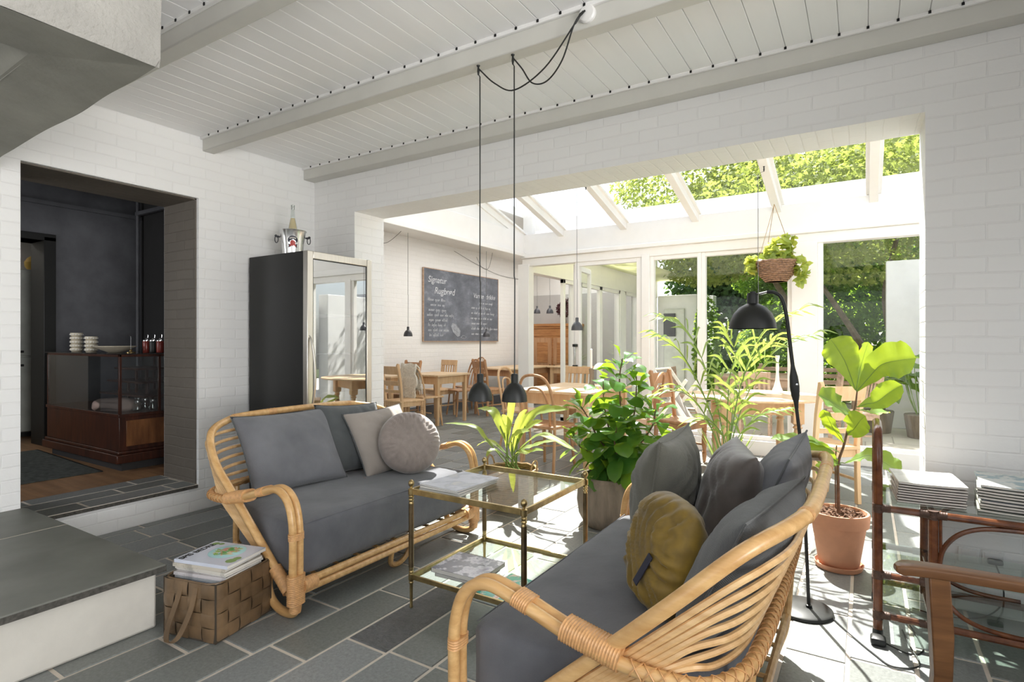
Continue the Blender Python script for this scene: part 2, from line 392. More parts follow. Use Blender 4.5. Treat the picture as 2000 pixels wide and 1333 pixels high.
def dup(root, loc, rz=0, label=None, group=None, rot=None):
    r = root.copy(); col.objects.link(r); r.location = loc; r.rotation_euler = rot if rot is not None else (0, 0, rz)
    if label: r['label'] = label
    if group: r['group'] = group
    for ch in list(root.children):
        c = ch.copy(); col.objects.link(c); c.parent = r
        for g_ in ch.children:
            d = g_.copy(); col.objects.link(d); d.parent = c
    return r
def rotm(x=0, y=0, z=0): return Euler((x, y, z)).to_matrix()
_font = {}
def text(name, s, size, m, parent, loc, rot, extrude=.0004, shear=0, bold=0, align='LEFT'):
    cu = bpy.data.curves.new(name, 'FONT'); cu.body = s; cu.size = size; cu.extrude = extrude; cu.shear = shear; cu.offset = bold; cu.align_x = align
    tmp = bpy.data.objects.new(name, cu); col.objects.link(tmp)
    dg = bpy.context.evaluated_depsgraph_get()
    me = bpy.data.meshes.new_from_object(tmp.evaluated_get(dg)); bpy.data.objects.remove(tmp); bpy.data.curves.remove(cu)
    me.materials.clear(); me.materials.append(m)
    o = bpy.data.objects.new(name, me); col.objects.link(o); o.parent = parent; o.location = loc; o.rotation_euler = rot
    return o
# ================================================================== THE SETTING
XL, YB, YB2, YG = -4.17, 3.33, 3.67, 6.63       # left wall, back wall (near and far face), glazed wall
ZC = 2.76
# floor: slate slabs in pale grout
random.seed(3)
mb = MB(); mb.box(-6.5, 3.0, -3.0, YG + .1, -.06, -.004); mb.box(-6.5, -3.95, YG + .1, 11.2, -.06, -.004)
struct('floor', mb, M['grout'], smooth=False)
floor = bpy.data.objects['floor']
mb = MB(); riven = None
def slab(mb_, x0, x1, y0, y1, z=0.0, h=.006):
    e = .004
    v_ = [(x0, y0, z - h), (x1, y0, z - h), (x1, y1, z - h), (x0, y1, z - h), (x0 + e, y0 + e, z), (x1 - e, y0 + e, z), (x1 - e, y1 - e, z), (x0 + e, y1 - e, z)]
    mb_.add(v_, [(4, 5, 6, 7), (0, 1, 5, 4), (1, 2, 6, 5), (2, 3, 7, 6), (3, 0, 4, 7)])
PW, JT = .224, .006
known = {-1: [1.357, 1.80, 2.36], 0: [1.436, 2.05], 1: [1.07, 1.643, 2.26], 2: [1.663, 2.2]}
mr = MB()
for k in range(-20, 23):
    x0 = -2.074 + (k - 0) * PW; x1 = x0 + PW
    ys = sorted(known.get(k, [1.2 + .3 * random.random()]))
    while ys[-1] < 12.1: ys.append(ys[-1] + random.choice((.44, .52, .58, .62, .62)))
    while ys[0] > -3.0: ys.insert(0, ys[0] - random.choice((.44, .52, .58, .62, .62)))
    for a, b_ in zip(ys[:-1], ys[1:]):
        if a < -3: a = -3.0
        b_ = min(b_, 12.1)
        X0, X1 = max(x0, -6.5) + JT, min(x1, 3.0) - JT
        if X1 <= X0: continue
        if k == 1 and abs(a - 1.643) < .01: slab(mr, X0, X1, a + JT, b_ - JT); continue
        if x1 > -3.9:
            if a >= YG: continue
            b_ = min(b_, YG + .05)
        if a > 11.1: continue
        slab(mb, X0, X1, a + JT, b_ - JT)
obj('slate_slabs', mb, M['slate'], floor, smooth=False)
obj('riven_slab', mr, M['slate_riven'], floor, smooth=False)
# walls
def wall_with_holes(name, axis, c0, c1, a0, a1, z0, z1, holes, m, **kw):
    """axis 'x': wall runs along X between Y=c0..c1; axis 'y': runs along Y between X=c0..c1; holes (a0,a1,z0,z1)"""
    mb_ = MB()
    def bx(p, q, r, s_):
        if q - p < 1e-5 or s_ - r < 1e-5: return
        if axis == 'x': mb_.box(p, q, c0, c1, r, s_)
        else: mb_.box(c0, c1, p, q, r, s_)
    cur = a0
    for (h0, h1, hz0, hz1) in sorted(holes):
        bx(cur, h0, z0, z1); bx(h0, h1, z0, hz0); bx(h0, h1, hz1, z1); cur = h1
    bx(cur, a1, z0, z1)
    return struct(name, mb_, m, smooth=False, **kw)
OX0, OX1, OZ = -3.657, .243, 2.345
wall_with_holes('wall_back', 'x', YB, YB2, -4.63, 3.3, 0, 3.9, [(OX0, OX1, 0, OZ)], M['brick_white'])
wall_with_holes('wall_left', 'y', -4.66, XL, -3.3, YB, 0, 2.95, [(1.262, 2.298, .19, 2.305)], M['brick_white'])
# taupe painted reveal of the kitchen doorway
mb = MB()
mb.box(-4.64, -4.20, 2.289, 2.2985, .19, 2.305); mb.box(-4.64, -4.20, 1.2615, 1.27, .19, 2.305); mb.box(-4.64, -4.20, 1.262, 2.298, 2.296, 2.3055)
struct('trim_1', mb, M['brick_dark'], smooth=False)
# slate sill with thin joints
mb = MB(); mb.box(-4.70, XL + .012, 1.264, 2.287, .17, .192); sill = struct('trim_2', mb, M['hearth_edge'], smooth=False)
mb = MB()
for i, (a, b_) in enumerate(((-4.70, -4.53), (-4.53, -4.35), (-4.35, XL + .012))):
    ys = [1.264, 1.264 + (.16, .62, .34)[i], 1.264 + (.78, 1.0, .86)[i], 2.287]
    ys = sorted(set(y for y in ys if y <= 2.287))
    for p, q in zip(ys[:-1], ys[1:]): slab(mb, a + .005, b_ - .005, p + .005, q - .005, .1965, .005)
obj('sill_slab', mb, M['slate'], sill, smooth=False)
mb = MB(); mb.box(-4.69, XL + .008, 1.266, 2.286, .1905, .1955); obj('sill_grout', mb, M['grout'], sill, smooth=False)
# rear and side walls behind the camera with window openings
wall_with_holes('wall_rear', 'x', -3.3, -3.0, -4.66, 3.3, 0, 2.95, [(-3.6, 1.2, .5, 2.5)], M['brick_white'])
wall_with_holes('wall_right', 'y', 3.0, 3.3, -3.0, 3.33, 0, 2.95, [(-1.2, 2.0, .5, 2.5)], M['brick_white'])
# ceiling of the lounge: tongue and groove boards across the beams
mb = MB(); mb.box(-4.66, 3.3, -3.3, 3.33, ZC + .012, ZC + .1); ceil = struct('ceiling', mb, M['board'], smooth=False)
mb = MB(); bw = .1195
x = XL
while x < 3.0:
    x1 = min(x + bw - .002, 3.0); c_ = .0022
    y0, y1 = -3.0, 3.33
    mb.add([(x, y0, ZC + .012), (x, y0, ZC + c_), (x + c_, y0, ZC), (x1 - c_, y0, ZC), (x1, y0, ZC + c_), (x1, y0, ZC + .012),
            (x, y1, ZC + .012), (x, y1, ZC + c_), (x + c_, y1, ZC), (x1 - c_, y1, ZC), (x1, y1, ZC + c_), (x1, y1, ZC + .012)],
           [(i, i + 1, i + 7, i + 6) for i in range(5)])
    x += bw
obj('ceiling_boards', mb, M['board'], ceil, smooth=False)
beams = [(-.40, 'trim_3'), (.52, 'trim_4'), (1.42, 'trim_5'), (2.325, 'trim_6'), (3.215, 'trim_7')]
for y, nm in beams:
    mb = MB(); wd = .088 if y < 3.2 else .115
    mb.box(XL, 3.0, y, y + wd, 2.66, ZC + .01)
    o = struct(nm, mb, M['beam'], bevel=.006)
    mb = MB(); mb.box(XL, 3.0, y - .018, y + .001, 2.742, ZC + .002); obj('beam_moulding', mb, M['white'], o, bevel=.004)
    mb = MB(); x = XL + bw
    while x < 3.0: mb.box(x - .007, x + .004, y - .0215, y - .0175, 2.748, ZC + .001); x += bw
    obj('joint_gap', mb, M['gap'], o, smooth=False)
# fireplace: hearth bench and plastered hood
mb = MB(); mb.box(XL, -2.62, -3.0, 1.262, 0, .243)
struct('trim_8', mb, M['plinth'], bevel=.012)
hearth = bpy.data.objects['trim_8']
mb = MB(); mb.box(XL, -3.604, -3.0, 1.285, .2435, .275); mb.box(-3.596, -2.59, -3.0, 1.285, .2435, .275)
mb.cur = 1; 
hs_ = obj('hearth_slab', mb, M['hearth'], hearth, bevel=.003)
mb = MB(); mb.box(-3.606, -3.594, -3.0, 1.2835, .2432, .2742); obj('slab_joint', mb, M['grout'], hearth, smooth=False)
mb = MB(); mb.box(XL, -2.5885, -3.0, 1.2865, .2432, .268)
obj('slab_edge', mb, M['hearth_edge'], hearth, smooth=False)
# hood with wavering hand-plastered lower edge
def hood_pt(X, Y, z, s):
    Y += .035 * max(0, HX - X)
    return Vector((X, Y, z)) + noise.noise_vector(Vector((X, Y, z)) * 3.1) * s
mb = MB()
HX, HY, HZ = -2.075, 1.015, 2.2
N = 60
ys = [HY - (HY + 3.0) * i / N for i in range(N + 1)]
xs = [HX - (HX - XL) * i / N for i in range(N + 1)]
zs = [HZ, HZ + .03, HZ + .1, HZ + .25, HZ + .42, ZC + .01]
def edge_off(j): return (.012, 0, 0, 0, 0, 0)[j]
mb.grid(lambda u, v_: hood_pt(HX - edge_off(round(v_ * 5)), ys[round(u * N)], zs[round(v_ * 5)], .012), N, 5)
mb.grid(lambda u, v_: hood_pt(xs[round(u * N)], HY - edge_off(round(v_ * 5)), zs[round(v_ * 5)], .012), N, 5)
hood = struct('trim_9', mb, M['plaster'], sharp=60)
mb = MB()
ix, iy = HX - .30, HY - .27
def rim(u, v_):  # under-face facing down, towards the camera side
    Y = ys[round(u * N)]; t = v_
    return hood_pt(HX - .012 + (ix - HX) * t, min(Y, HY - .012 - .27 * t), HZ + .02 * t, .009)
mb.grid(rim, N, 4)
def rim2(u, v_):
    X = xs[round(u * N)]; t = v_
    return hood_pt(min(X, HX - .012 - .30 * t), HY - .012 + (iy - HY) * t, HZ + .02 * t, .009)
mb.grid(rim2, N, 4)
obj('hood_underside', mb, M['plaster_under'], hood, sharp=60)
mb = MB()
mb.grid(lambda u, v_: hood_pt(ix - .45 * v_, min(ys[round(u * N)], iy - .3 * v_), HZ + .02 + .55 * v_, .004), N, 3)
mb.grid(lambda u, v_: hood_pt(min(xs[round(u * N)], ix - .45 * v_), iy - .45 * v_, HZ + .02 + .55 * v_, .004), N, 3)
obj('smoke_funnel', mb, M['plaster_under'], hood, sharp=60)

# ---------------------------------------------------------------- kitchen / counter room behind the left doorway
mb = MB(); mb.box(-9.6, -4.70, -.6, 3.2, .10, .187)
x = -4.70
kf = struct('floor_kitchen', mb, M['dark_ceiling'], smooth=False); kf.name = 'floor.001'
mb = MB(); y = -.6; random.seed(5)
x = -9.6
while x < -4.705:
    x1 = min(x + .135, -4.705); mb.box(x + .0015, x1 - .0015, -.6, 3.2, .187, .190); x = x1
obj('floor_planks', mb, M['oak_floor'], kf, smooth=False)
wall_with_holes('wall_kitchen_back', 'y', -7.3, -7.0, -.6, 3.2, .19, 3.2, [(1.55, 2.32, .19, 2.26)], M['dark_wall'])
wall_with_holes('wall_kitchen_right', 'x', 3.2, 3.32, -9.6, -4.66, .19, 3.2, [], M['dark_ceiling'])
wall_with_holes('wall_kitchen_left', 'x', -.9, -.6, -9.6, -4.66, .19, 3.2, [(-6.6, -5.4, 1.1, 2.3)], M['dark_wall'])
wall_with_holes('wall_kitchen_far', 'y', -9.9, -9.6, -.9, 3.3, .19, 3.2, [], M['white'])
mb = MB(); mb.box(-9.9, -4.66, -.9, 3.32, 3.0, 3.1); struct('ceiling.001', mb, M['dark_ceiling'], smooth=False)
mb = MB(); mb.box(-6.985, -6.955, 1.4, 3.19, 2.62, 2.66); mb.box(-6.96, -4.9, 3.12, 3.16, 2.66, 2.70); struct('trim_10', mb, M['dark_wall'], smooth=False)
mb = MB(); mb.box(-7.32, -6.985, 2.30, 2.40, .19, 2.30); mb.box(-7.32, -6.985, 1.48, 2.40, 2.26, 2.33); mb.box(-7.32, -7.28, 1.55, 2.10, .19, .2)
struct('trim_11', mb, M['black'], bevel=.004)
mb = MB(); mb.tube([(-6.94, 3.14, .19), (-6.94, 3.14, 3.0)], .018, 10); struct('trim_12', mb, M['dark_wall'])
area_light('fill_kitchen', (-6.0, -.62, 1.75), (math.radians(90), 0, 0), 1.2, 1.2, 10.0, (.97, .98, 1))  # unseen lamp added at the side wall to brighten the dark room
area_light('area_back_kitchen', (-8.6, 1.2, 2.9), (0, 0, 0), .8, .8, 5, (1, .95, .85))  # area lamp facing down below the closed ceiling

# ---------------------------------------------------------------- conservatory
def rafter_z(y): return 2.70 + .26 * (YG - y)
mb = MB(); mb.box(XL - .3, 1.6, YB2, YB2 + .12, 3.30, 3.55); struct('trim_13', mb, M['frame'], smooth=False)
# glass roof panes and rafters
RX = [.932, .07, -.795, -1.655, -2.52, -3.38]
for i, xr in enumerate(RX + [-3.99]):
    mb = MB(); wdt = .075
    y0, y1 = YB2, YG + .02
    z0, z1 = rafter_z(y0), rafter_z(y1)
    mb.prism([(y0, z0 - .085), (y1, z1 - .085), (y1, z1 + .02), (y0, z0 + .02)], xr - wdt / 2, xr + wdt / 2, 0)
    mb.prism([(y0, z0 + .0), (y1, z1 + .0), (y1, z1 + .03), (y0, z0 + .03)], xr - wdt / 2 - .03, xr + wdt / 2 + .03, 0)
    struct(f'trim_{14 + i}', mb, M['frame'], bevel=.004)
xs_ = [1.6] + RX + [-3.99]
for i in range(len(xs_) - 1):
    xa, xb = xs_[i + 1] + .05, xs_[i] - .05
    mb = MB()
    mb.add([(xa, YB2, rafter_z(YB2) + .012), (xb, YB2, rafter_z(YB2) + .012), (xb, YG + .05, rafter_z(YG + .05) + .012), (xa, YG + .05, rafter_z(YG + .05) + .012)], [(0, 1, 2, 3)])
    struct(f'window_{i + 1}', mb, M['glass'], smooth=False)
# eave beam, header and posts of the glazed wall
mb = MB(); mb.box(-3.99, 1.6, YG - .02, YG + .16, 2.42, 2.70); mb.box(-3.99, 1.6, YG - .05, YG + .15, 2.375, 2.425)
struct('trim_21', mb, M['frame'], bevel=.006)
mb = MB(); mb.box(-3.99, 1.6, YG, YG + .12, 2.27, 2.374); struct('trim_22', mb, M['frame'], bevel=.005)
mb = MB(); mb.box(-3.99, 1.6, YG + .20, YG + .24, 2.50, 2.92); struct('trim_35', mb, M['frame'], bevel=.004)  # white board added beyond the eave to imitate a reflection along the roof panes
def frame_pane(no, x0, x1, z0, z1, fw=.055, bottom=True, y=YG + .02, zt=None, gl='glass'):
    root = MB()
    root.box(x0, x0 + fw, y, y + .07, z0, z1); root.box(x1 - fw, x1, y, y + .07, z0, z1)
    root.box(x0 + fw, x1 - fw, y, y + .07, z1 - fw, z1); root.box(x0 + fw, x1 - fw, y, y + .07, z0, z0 + fw)
    o = struct(f'window_{no}', root, M['frame'], bevel=.003)
    g_ = MB(); g_.add([(x0 + fw - .005, y + .035, z0 + fw - .005), (x1 - fw + .005, y + .035, z0 + fw - .005), (x1 - fw + .005, y + .035, z1 - fw + .005), (x0 + fw - .005, y + .035, z1 - fw + .005)], [(0, 1, 2, 3)])
    obj('pane', g_, M[gl], o, smooth=False); return o
for i, (a, b_) in enumerate(((-4.05, -3.88), (-2.30, -2.20), (-.66, -.42), (.50, .62))):
    mb = MB(); mb.box(a, b_, YG - .01, YG + .13, 0, 2.30); struct(f'trim_{23 + i}', mb, M['frame'], bevel=.005)
mb = MB(); mb.box(-2.2, 1.6, YG - .01, YG + .12, 0, .16); struct('trim_27', mb, M['frame'], bevel=.004)
frame_pane(8, -3.20, -2.31, .02, 2.28, .06)
frame_pane(9, -2.20, -1.60, .16, 2.27, .045)
frame_pane(10, -1.60, -.66, .16, 2.27, .045, y=YG + .035)
frame_pane(11, -.42, .50, .14, 2.36, .05)
frame_pane(12, .62, 1.55, .14, 2.36, .05)
# open glazed door between post and fixed pane, folded back outside
dd = MB()
dd.box(0, .05, 0, .045, .03, 2.26); dd.box(.60, .65, 0, .045, .03, 2.26); dd.box(.05, .60, 0, .045, 2.19, 2.26); dd.box(.05, .60, 0, .045, .03, .14)
door = struct('door_1', dd, M['frame'], bevel=.003); door.location = (-3.22, YG + .11, 0); door.rotation_euler = (0, 0, math.radians(97))
g_ = MB(); g_.add([(.05, .022, .14), (.60, .022, .14), (.60, .022, 2.19), (.05, .022, 2.19)], [(0, 1, 2, 3)]); obj('pane', g_, M['glass'], door, smooth=False)
mb = MB(); mb.box(-3.19, -3.165, YG - .055, YG - .035, .92, 1.20); mb.cur = 1
mb.box(-3.20, -3.155, YG - .06, YG + .01, 1.175, 1.21); mb.box(-3.20, -3.155, YG - .06, YG + .01, .905, .94)
obj('door_handle', mb, [M['alu'], M['black_matt']], bpy.data.objects['window_8'], bevel=.003)
# east wall of conservatory (out of sight) 
wall_with_holes('wall_conservatory_right', 'y', 1.6, 1.8, YB2, YG + .15, 0, 3.5, [(3.9, 6.4, .2, 2.6)], M['white'])
# wing: header beam in line with post, outer wall, ceiling
mb = MB(); mb.box(-4.07, -3.95, YB2, YG + .1, 2.41, 2.72); mb.box(-4.10, -3.92, YB2, YG - .03, 2.395, 2.45)
struct('trim_28', mb, M['frame'], bevel=.006)
mb = MB(); mb.prism([(YB2, 2.72), (YG + .02, 2.72), (YB2, rafter_z(YB2))], -4.05, -3.97, 0); struct('trim_29', mb, M['white'], smooth=False)
mb = MB(); mb.box(-6.7, -6.4, YB2 - .34, 11.3, 0, 3.1); struct('wall_wing_left', mb, M['brick_white'], smooth=False)
mb = MB(); mb.box(-6.4, -4.63, YB, YB2, 0, 3.1); struct('wall_wing_near', mb, M['white'], smooth=False)
mb = MB(); mb.box(-6.7, -3.95, 11.1, 11.3, 0, 3.1); struct('wall_wing_end', mb, M['white'], smooth=False)
mb = MB(); mb.box(-6.4, -4.05, 11.06, 11.1, 0, 2.27); struct('trim_30', mb, mat('pale_grey_paint', (.52, .51, .50), .6, var=.03), smooth=False)
mb = MB(); mb.box(-6.7, -4.05, YB2, 11.3, 2.97, 3.08); struct('ceiling.002', mb, M['white'], smooth=False)
mb = MB(); mb.box(-6.4, -6.365, YB2, 11.1, .0, .14); struct('baseboard_left', mb, mat('grey_baseboard', (.20, .21, .23), .5), smooth=False)
mb = MB(); mb.box(-4.05, -3.90, YG + .13, 12.3, 2.20, 3.05); struct('wall_wing_right', mb, M['frame'], smooth=False)
for i, (y0, y1) in enumerate(((8.15, 8.35), (10.1, 10.35), (12.0, 12.3))):
    mb = MB(); mb.box(-4.04, -3.91, y0, y1, 0, 2.2); struct(f'trim_{31 + i}', mb, M['frame'], bevel=.004)
def side_pane(no, y0, y1, z0, z1, fw=.06, x=-3.98):
    r_ = MB(); r_.box(x, x + .06, y0, y0 + fw, z0, z1); r_.box(x, x + .06, y1 - fw, y1, z0, z1); r_.box(x, x + .06, y0, y1, z1 - fw, z1); r_.box(x, x + .06, y0, y1, z0, z0 + fw)
    o = struct(f'window_{no}', r_, M['frame'], bevel=.003)
    g_ = MB(); g_.add([(x + .03, y0 + fw, z0 + fw), (x + .03, y1 - fw, z0 + fw), (x + .03, y1 - fw, z1 - fw), (x + .03, y0 + fw, z1 - fw)], [(0, 1, 2, 3)]); obj('pane', g_, M['glass'], o, smooth=False)
side_pane(13, 7.75, 8.15, .02, 2.2); side_pane(14, 8.35, 9.2, .02, 2.2); side_pane(15, 9.2, 10.1, .02, 2.2); side_pane(16, 10.35, 12.0, .02, 2.2)
mb = MB(); mb.box(-3.90, -3.2, YG + .16, 12.3, 2.56, 2.60)
struct('trim_34', mb, leafmat('translucent_awning', (.80, .80, .60), (.82, .82, .62), (.86, .86, .62), .6, 3, .5), smooth=False)

# ---------------------------------------------------------------- garden: patio, walls, house, hedge, trees
mb = MB(); mb.box(-3.9, 9, YG + .1, 13.2, -.08, -.02); struct('ground', mb, M['patio'], smooth=False)
mb = MB(); mb.box(-14, 14, 13.2, 30, -.1, -.03); struct('ground.001', mb, mat('garden_soil', (.07, .09, .035), .95, var=.3, vs=3), smooth=False)
mb = MB(); mb.box(.26, 5.0, 9.9, 10.15, -.02, 2.42); struct('wall_garden', mb, M['garden_wall'], bevel=.01)
mb = MB(); mb.box(1.4, 1.65, 6.9, 9.9, -.02, 2.1); struct('wall_garden_side', mb, M['garden_wall'], bevel=.01)
mb = MB(); mb.box(-3.9, -3.05, 12.3, 12.6, -.02, 2.25); mb.box(-3.9, -2.95, 13.4, 13.7, 0, 2.3); struct('wall_courtyard', mb, M['garden_wall'], bevel=.01)
mb = MB(); mb.box(-3.75, -3.3, 12.26, 12.3, 0, 1.95); struct('door_2', mb, M['fridge_white'], bevel=.01)

def foliage(name, clumps, n, size, m, parent, seed=1, shape='oval', flat=.35, shell=.35):
    rng = np.random.default_rng(seed)
    vol = np.array([c[3] * c[4] * c[5] for c in clumps]); pr = vol / vol.sum()
    idx = rng.choice(len(clumps), n, p=pr); C_ = np.array([c[:3] for c in clumps])[idx]; R_ = np.array([c[3:6] for c in clumps])[idx]
    d = rng.normal(size=(n, 3)); d /= np.linalg.norm(d, axis=1)[:, None]
    rad = (shell + (1 - shell) * rng.random(n)) ** (1 / 2.2)
    c = C_ + d * R_ * rad[:, None]
    nrm = d * .5 + rng.normal(size=(n, 3)) * .55 + np.array([0, 0, .6]); nrm /= np.linalg.norm(nrm, axis=1)[:, None]
    t = rng.normal(size=(n, 3)) + np.array([0, 0, -.5]); t -= nrm * (t * nrm).sum(1)[:, None]; t /= np.linalg.norm(t, axis=1)[:, None]
    s_ = np.cross(nrm, t); L = size * (.6 + .8 * rng.random(n))[:, None]
    if shape == 'oval':
        prof = [(0, 0), (.28, .26), (.62, .30), (1, 0), (.62, -.30), (.28, -.26)]
    else:   # maple: five pointed lobes
        prof = [(0, 0), (.12, .42), (.34, .20), (.50, .52), (.62, .18), (1, 0), (.62, -.18), (.50, -.52), (.34, -.20), (.12, -.42)]
    k = len(prof); V = np.zeros((n, k, 3))
    for i, (a, b_) in enumerate(prof):
        V[:, i] = c + (t * (a - .5) + s_ * b_ + nrm * (-.12 * (a - .5) ** 2 - flat * .3 * abs(b_))) * L
    me = bpy.data.meshes.new(name)
    me.vertices.add(n * k); me.vertices.foreach_set('co', V.ravel())
    me.loops.add(n * k); me.loops.foreach_set('vertex_index', np.arange(n * k, dtype=np.int32))
    me.polygons.add(n); me.polygons.foreach_set('loop_start', np.arange(0, n * k, k, dtype=np.int32)); me.polygons.foreach_set('loop_total', np.full(n, k, dtype=np.int32))
    me.update(calc_edges=True); me.materials.append(m)
    o = bpy.data.objects.new(name, me); col.objects.link(o); o.parent = parent; return o
def trunk(parent, pts, r0, r1, name='trunk'):
    p = crom(pts, 5); mb_ = MB(); mb_.tube(p, [r0 + (r1 - r0) * i / (len(p) - 1) for i in range(len(p))], 8); return obj(name, mb_, M['trunk'], parent)
def tree(label, loc, clumps, n, size, m, trunks, shape, seed, group=None, cat='tree', name='garden_tree'):
    o = thing(name, label, cat, loc, 0, group)
    foliage('foliage', clumps, n, size, m, o, seed, shape)
    for pts, a, b_ in trunks: trunk(o, pts, a, b_)
    return o
T1 = tree('spreading yellow-green maple with forked trunks behind the right-hand garden window', (-.7, 12.0, 0),
     [(-.2, 0, 3.2, 2.2, 1.6, .55), (.9, -1.2, 3.9, 1.8, 1.3, .6), (-1.6, -1.5, 3.4, 1.6, 1.2, .5), (.2, -2.8, 3.6, 1.7, 1.0, .5), (.3, .6, 4.9, 2.4, 1.8, .8), (2.3, -.6, 3.2, 1.2, 1.2, .5), (.6, -.2, 2.55, 1.3, 1.1, .3), (-2.4, .2, 4.6, 1.8, 1.6, .7), (2.8, -2.0, 4.6, 1.5, 1.1, .7)],
     36000, .078, M['leaf_maple'],
     [([(.9, 0, 0), (.75, 0, .9), (.3, -.1, 1.8), (-.5, -.3, 3.1)], .085, .03), ([(1.0, 0, 0), (1.08, .1, 1.2), (1.0, 0, 2.2), (1.3, -.3, 3.6)], .075, .03), ([(1.05, 0, .4), (1.5, .1, 1.6), (1.9, 0, 3.2)], .05, .02)], 'maple', 11)
T2 = tree('low hanging green branches of a tree arching over the courtyard glass doors', (-3.0, 11.0, 0),
     [(.5, .2, 2.75, 1.0, .8, .45), (1.3, -.6, 2.9, .9, .8, .4), (-.1, .8, 3.3, .9, .9, .5), (1.0, .6, 3.9, 1.4, 1.1, .7), (-.1, -1.6, 3.0, .8, .6, .3)],
     14000, .075, M['leaf_maple'], [([(1.9, 1.9, 0), (1.8, 1.8, 1.6), (1.2, 1.0, 2.9), (.5, .2, 3.6)], .08, .03)], 'maple', 12)
T3 = tree('tall dark green tree filling the sky above the glass roof on the right', (3.4, 20.5, 0),
     [(0, 0, 6.6, 2.8, 1.4, 2.0), (-2.6, .2, 6.4, 2.2, 1.2, 1.6), (2.4, .3, 6.9, 2.4, 1.4, 2.2), (-.5, -.3, 4.6, 2.4, 1.1, 1.4)],
     26000, .16, M['leaf_dark'], [([(0, .5, 0), (.1, .4, 3), (0, .2, 6)], .2, .08)], 'oval', 13)
for i, (x, lab) in enumerate(((-1.75, 'leftmost dense dark green shrub at the back of the garden, behind the sliding doors'), (-.5, 'dense dark green shrub at the back of the garden, behind the lamp'), (.9, 'dense dark green shrub under the maple, left of the white garden wall'), (2.6, 'dense dark green shrub behind the white garden wall'))):
    tree(lab, (x, 13.4, 0), [(0, 0, .9, .75, .5, .95), (.2, .1, 2.1, .72, .5, 1.0), (-.2, .1, 2.9, .7, .5, .8)], 12000, .08, M['leaf_hedge'],
         [([(0, .1, -.05), (.05, .1, .8), (.1, .1, 1.6)], .03, .012)], 'oval', 30 + i, 'shrubs at the back of the garden', 'shrub', 'garden_shrub')
for i, (x, y, lab) in enumerate(((-3.2, 18.0, 'tall green tree far behind the garden, on the left'), (.6, 18.5, 'tall green tree far behind the garden, in the middle'), (4.4, 18.0, 'tall green tree far behind the garden, on the right'))):
    tree(lab, (x, y, 0), [(0, 0, 1.6, 2.1, .9, 1.6), (.5, .2, 3.4, 2.0, .9, 1.5), (-.7, 0, 3.2, 1.6, .9, 1.4)], 12000, .17, M['leaf_dark'], [([(0, .2, -.03), (.1, .2, 2.5)], .12, .06)], 'oval', 60 + i)
tree('dark slim conifer-like shrub beside the white courtyard house', (-2.75, 11.9, 0), [(0, 0, 1.1, .28, .28, 1.1)], 1800, .09, M['leaf_hedge'], [([(0, 0, -.05), (0, 0, 1.6)], .03, .012)], 'oval', 41, None, 'shrub', 'garden_shrub')
# ================================================================== LOUNGE
def rbox(mb_, x0, x1, y0, y1, z0, z1, r, n=8, puff=0, ns=0, seed=0):
    """soft box: subdivided cube, corners rounded with radius r, faces puffed out a little"""
    bm = bmesh.new(); bmesh.ops.create_cube(bm, size=2); bmesh.ops.subdivide_edges(bm, edges=bm.edges[:], cuts=n, use_grid_fill=True)
    c = Vector(((x0 + x1) / 2, (y0 + y1) / 2, (z0 + z1) / 2)); h = Vector(((x1 - x0) / 2, (y1 - y0) / 2, (z1 - z0) / 2))
    vs = []
    for v_ in bm.verts:
        q = Vector([math.copysign(abs(a) ** .8, a) for a in v_.co]); p = Vector([q[i] * h[i] for i in range(3)])
        inner = Vector([max(-h[i] + r, min(h[i] - r, p[i])) for i in range(3)])
        d = p - inner
        if d.length > 1e-9:
            d = d.normalized() * r
        p = inner + d if d.length > 1e-9 else p
        if puff:
            e = [max(0, 1 - abs(v_.co[i]) ** 2) for i in range(3)]
            for i in range(3):
                if abs(v_.co[i]) > .99: p[i] += math.copysign(puff * e[(i + 1) % 3] * e[(i + 2) % 3], v_.co[i])
        if ns: p += noise.noise_vector((p + Vector((seed, 0, 0))) * 6) * ns
        vs.append(p + c)
    bm.verts.index_update()
    fs = [[v_.index for v_ in f.verts] for f in bm.faces]; bm.free()
    return mb_.add(vs, fs)
def wrap(mb_, p0, p1, r, turns, seg=12, sq=1.0):
    """cane binding: closely wound ridges round a pole"""
    p0, p1 = Vector(p0), Vector(p1); pts = []; rr = []
    for i in range(turns * 3 + 1):
        t = i / (turns * 3); pts.append(p0.lerp(p1, t)); rr.append(r * (1.0, .955, .955)[i % 3])
    return mb_.tube(pts, rr, seg)
def wrap_path(mb_, path, i0, i1, r, turns):
    sub = path[i0:i1 + 1]; pts = []; rr = []; n = turns * 3
    for i in range(n + 1):
        t = i / n * (len(sub) - 1); k = min(int(t), len(sub) - 2); pts.append(Vector(sub[k]).lerp(Vector(sub[k + 1]), t - k)); rr.append(r * (1.0, .955, .955)[i % 3])
    return mb_.tube(pts, rr, 12)
def mir(pts): return [Vector((-p[0], p[1], p[2])) for p in pts]

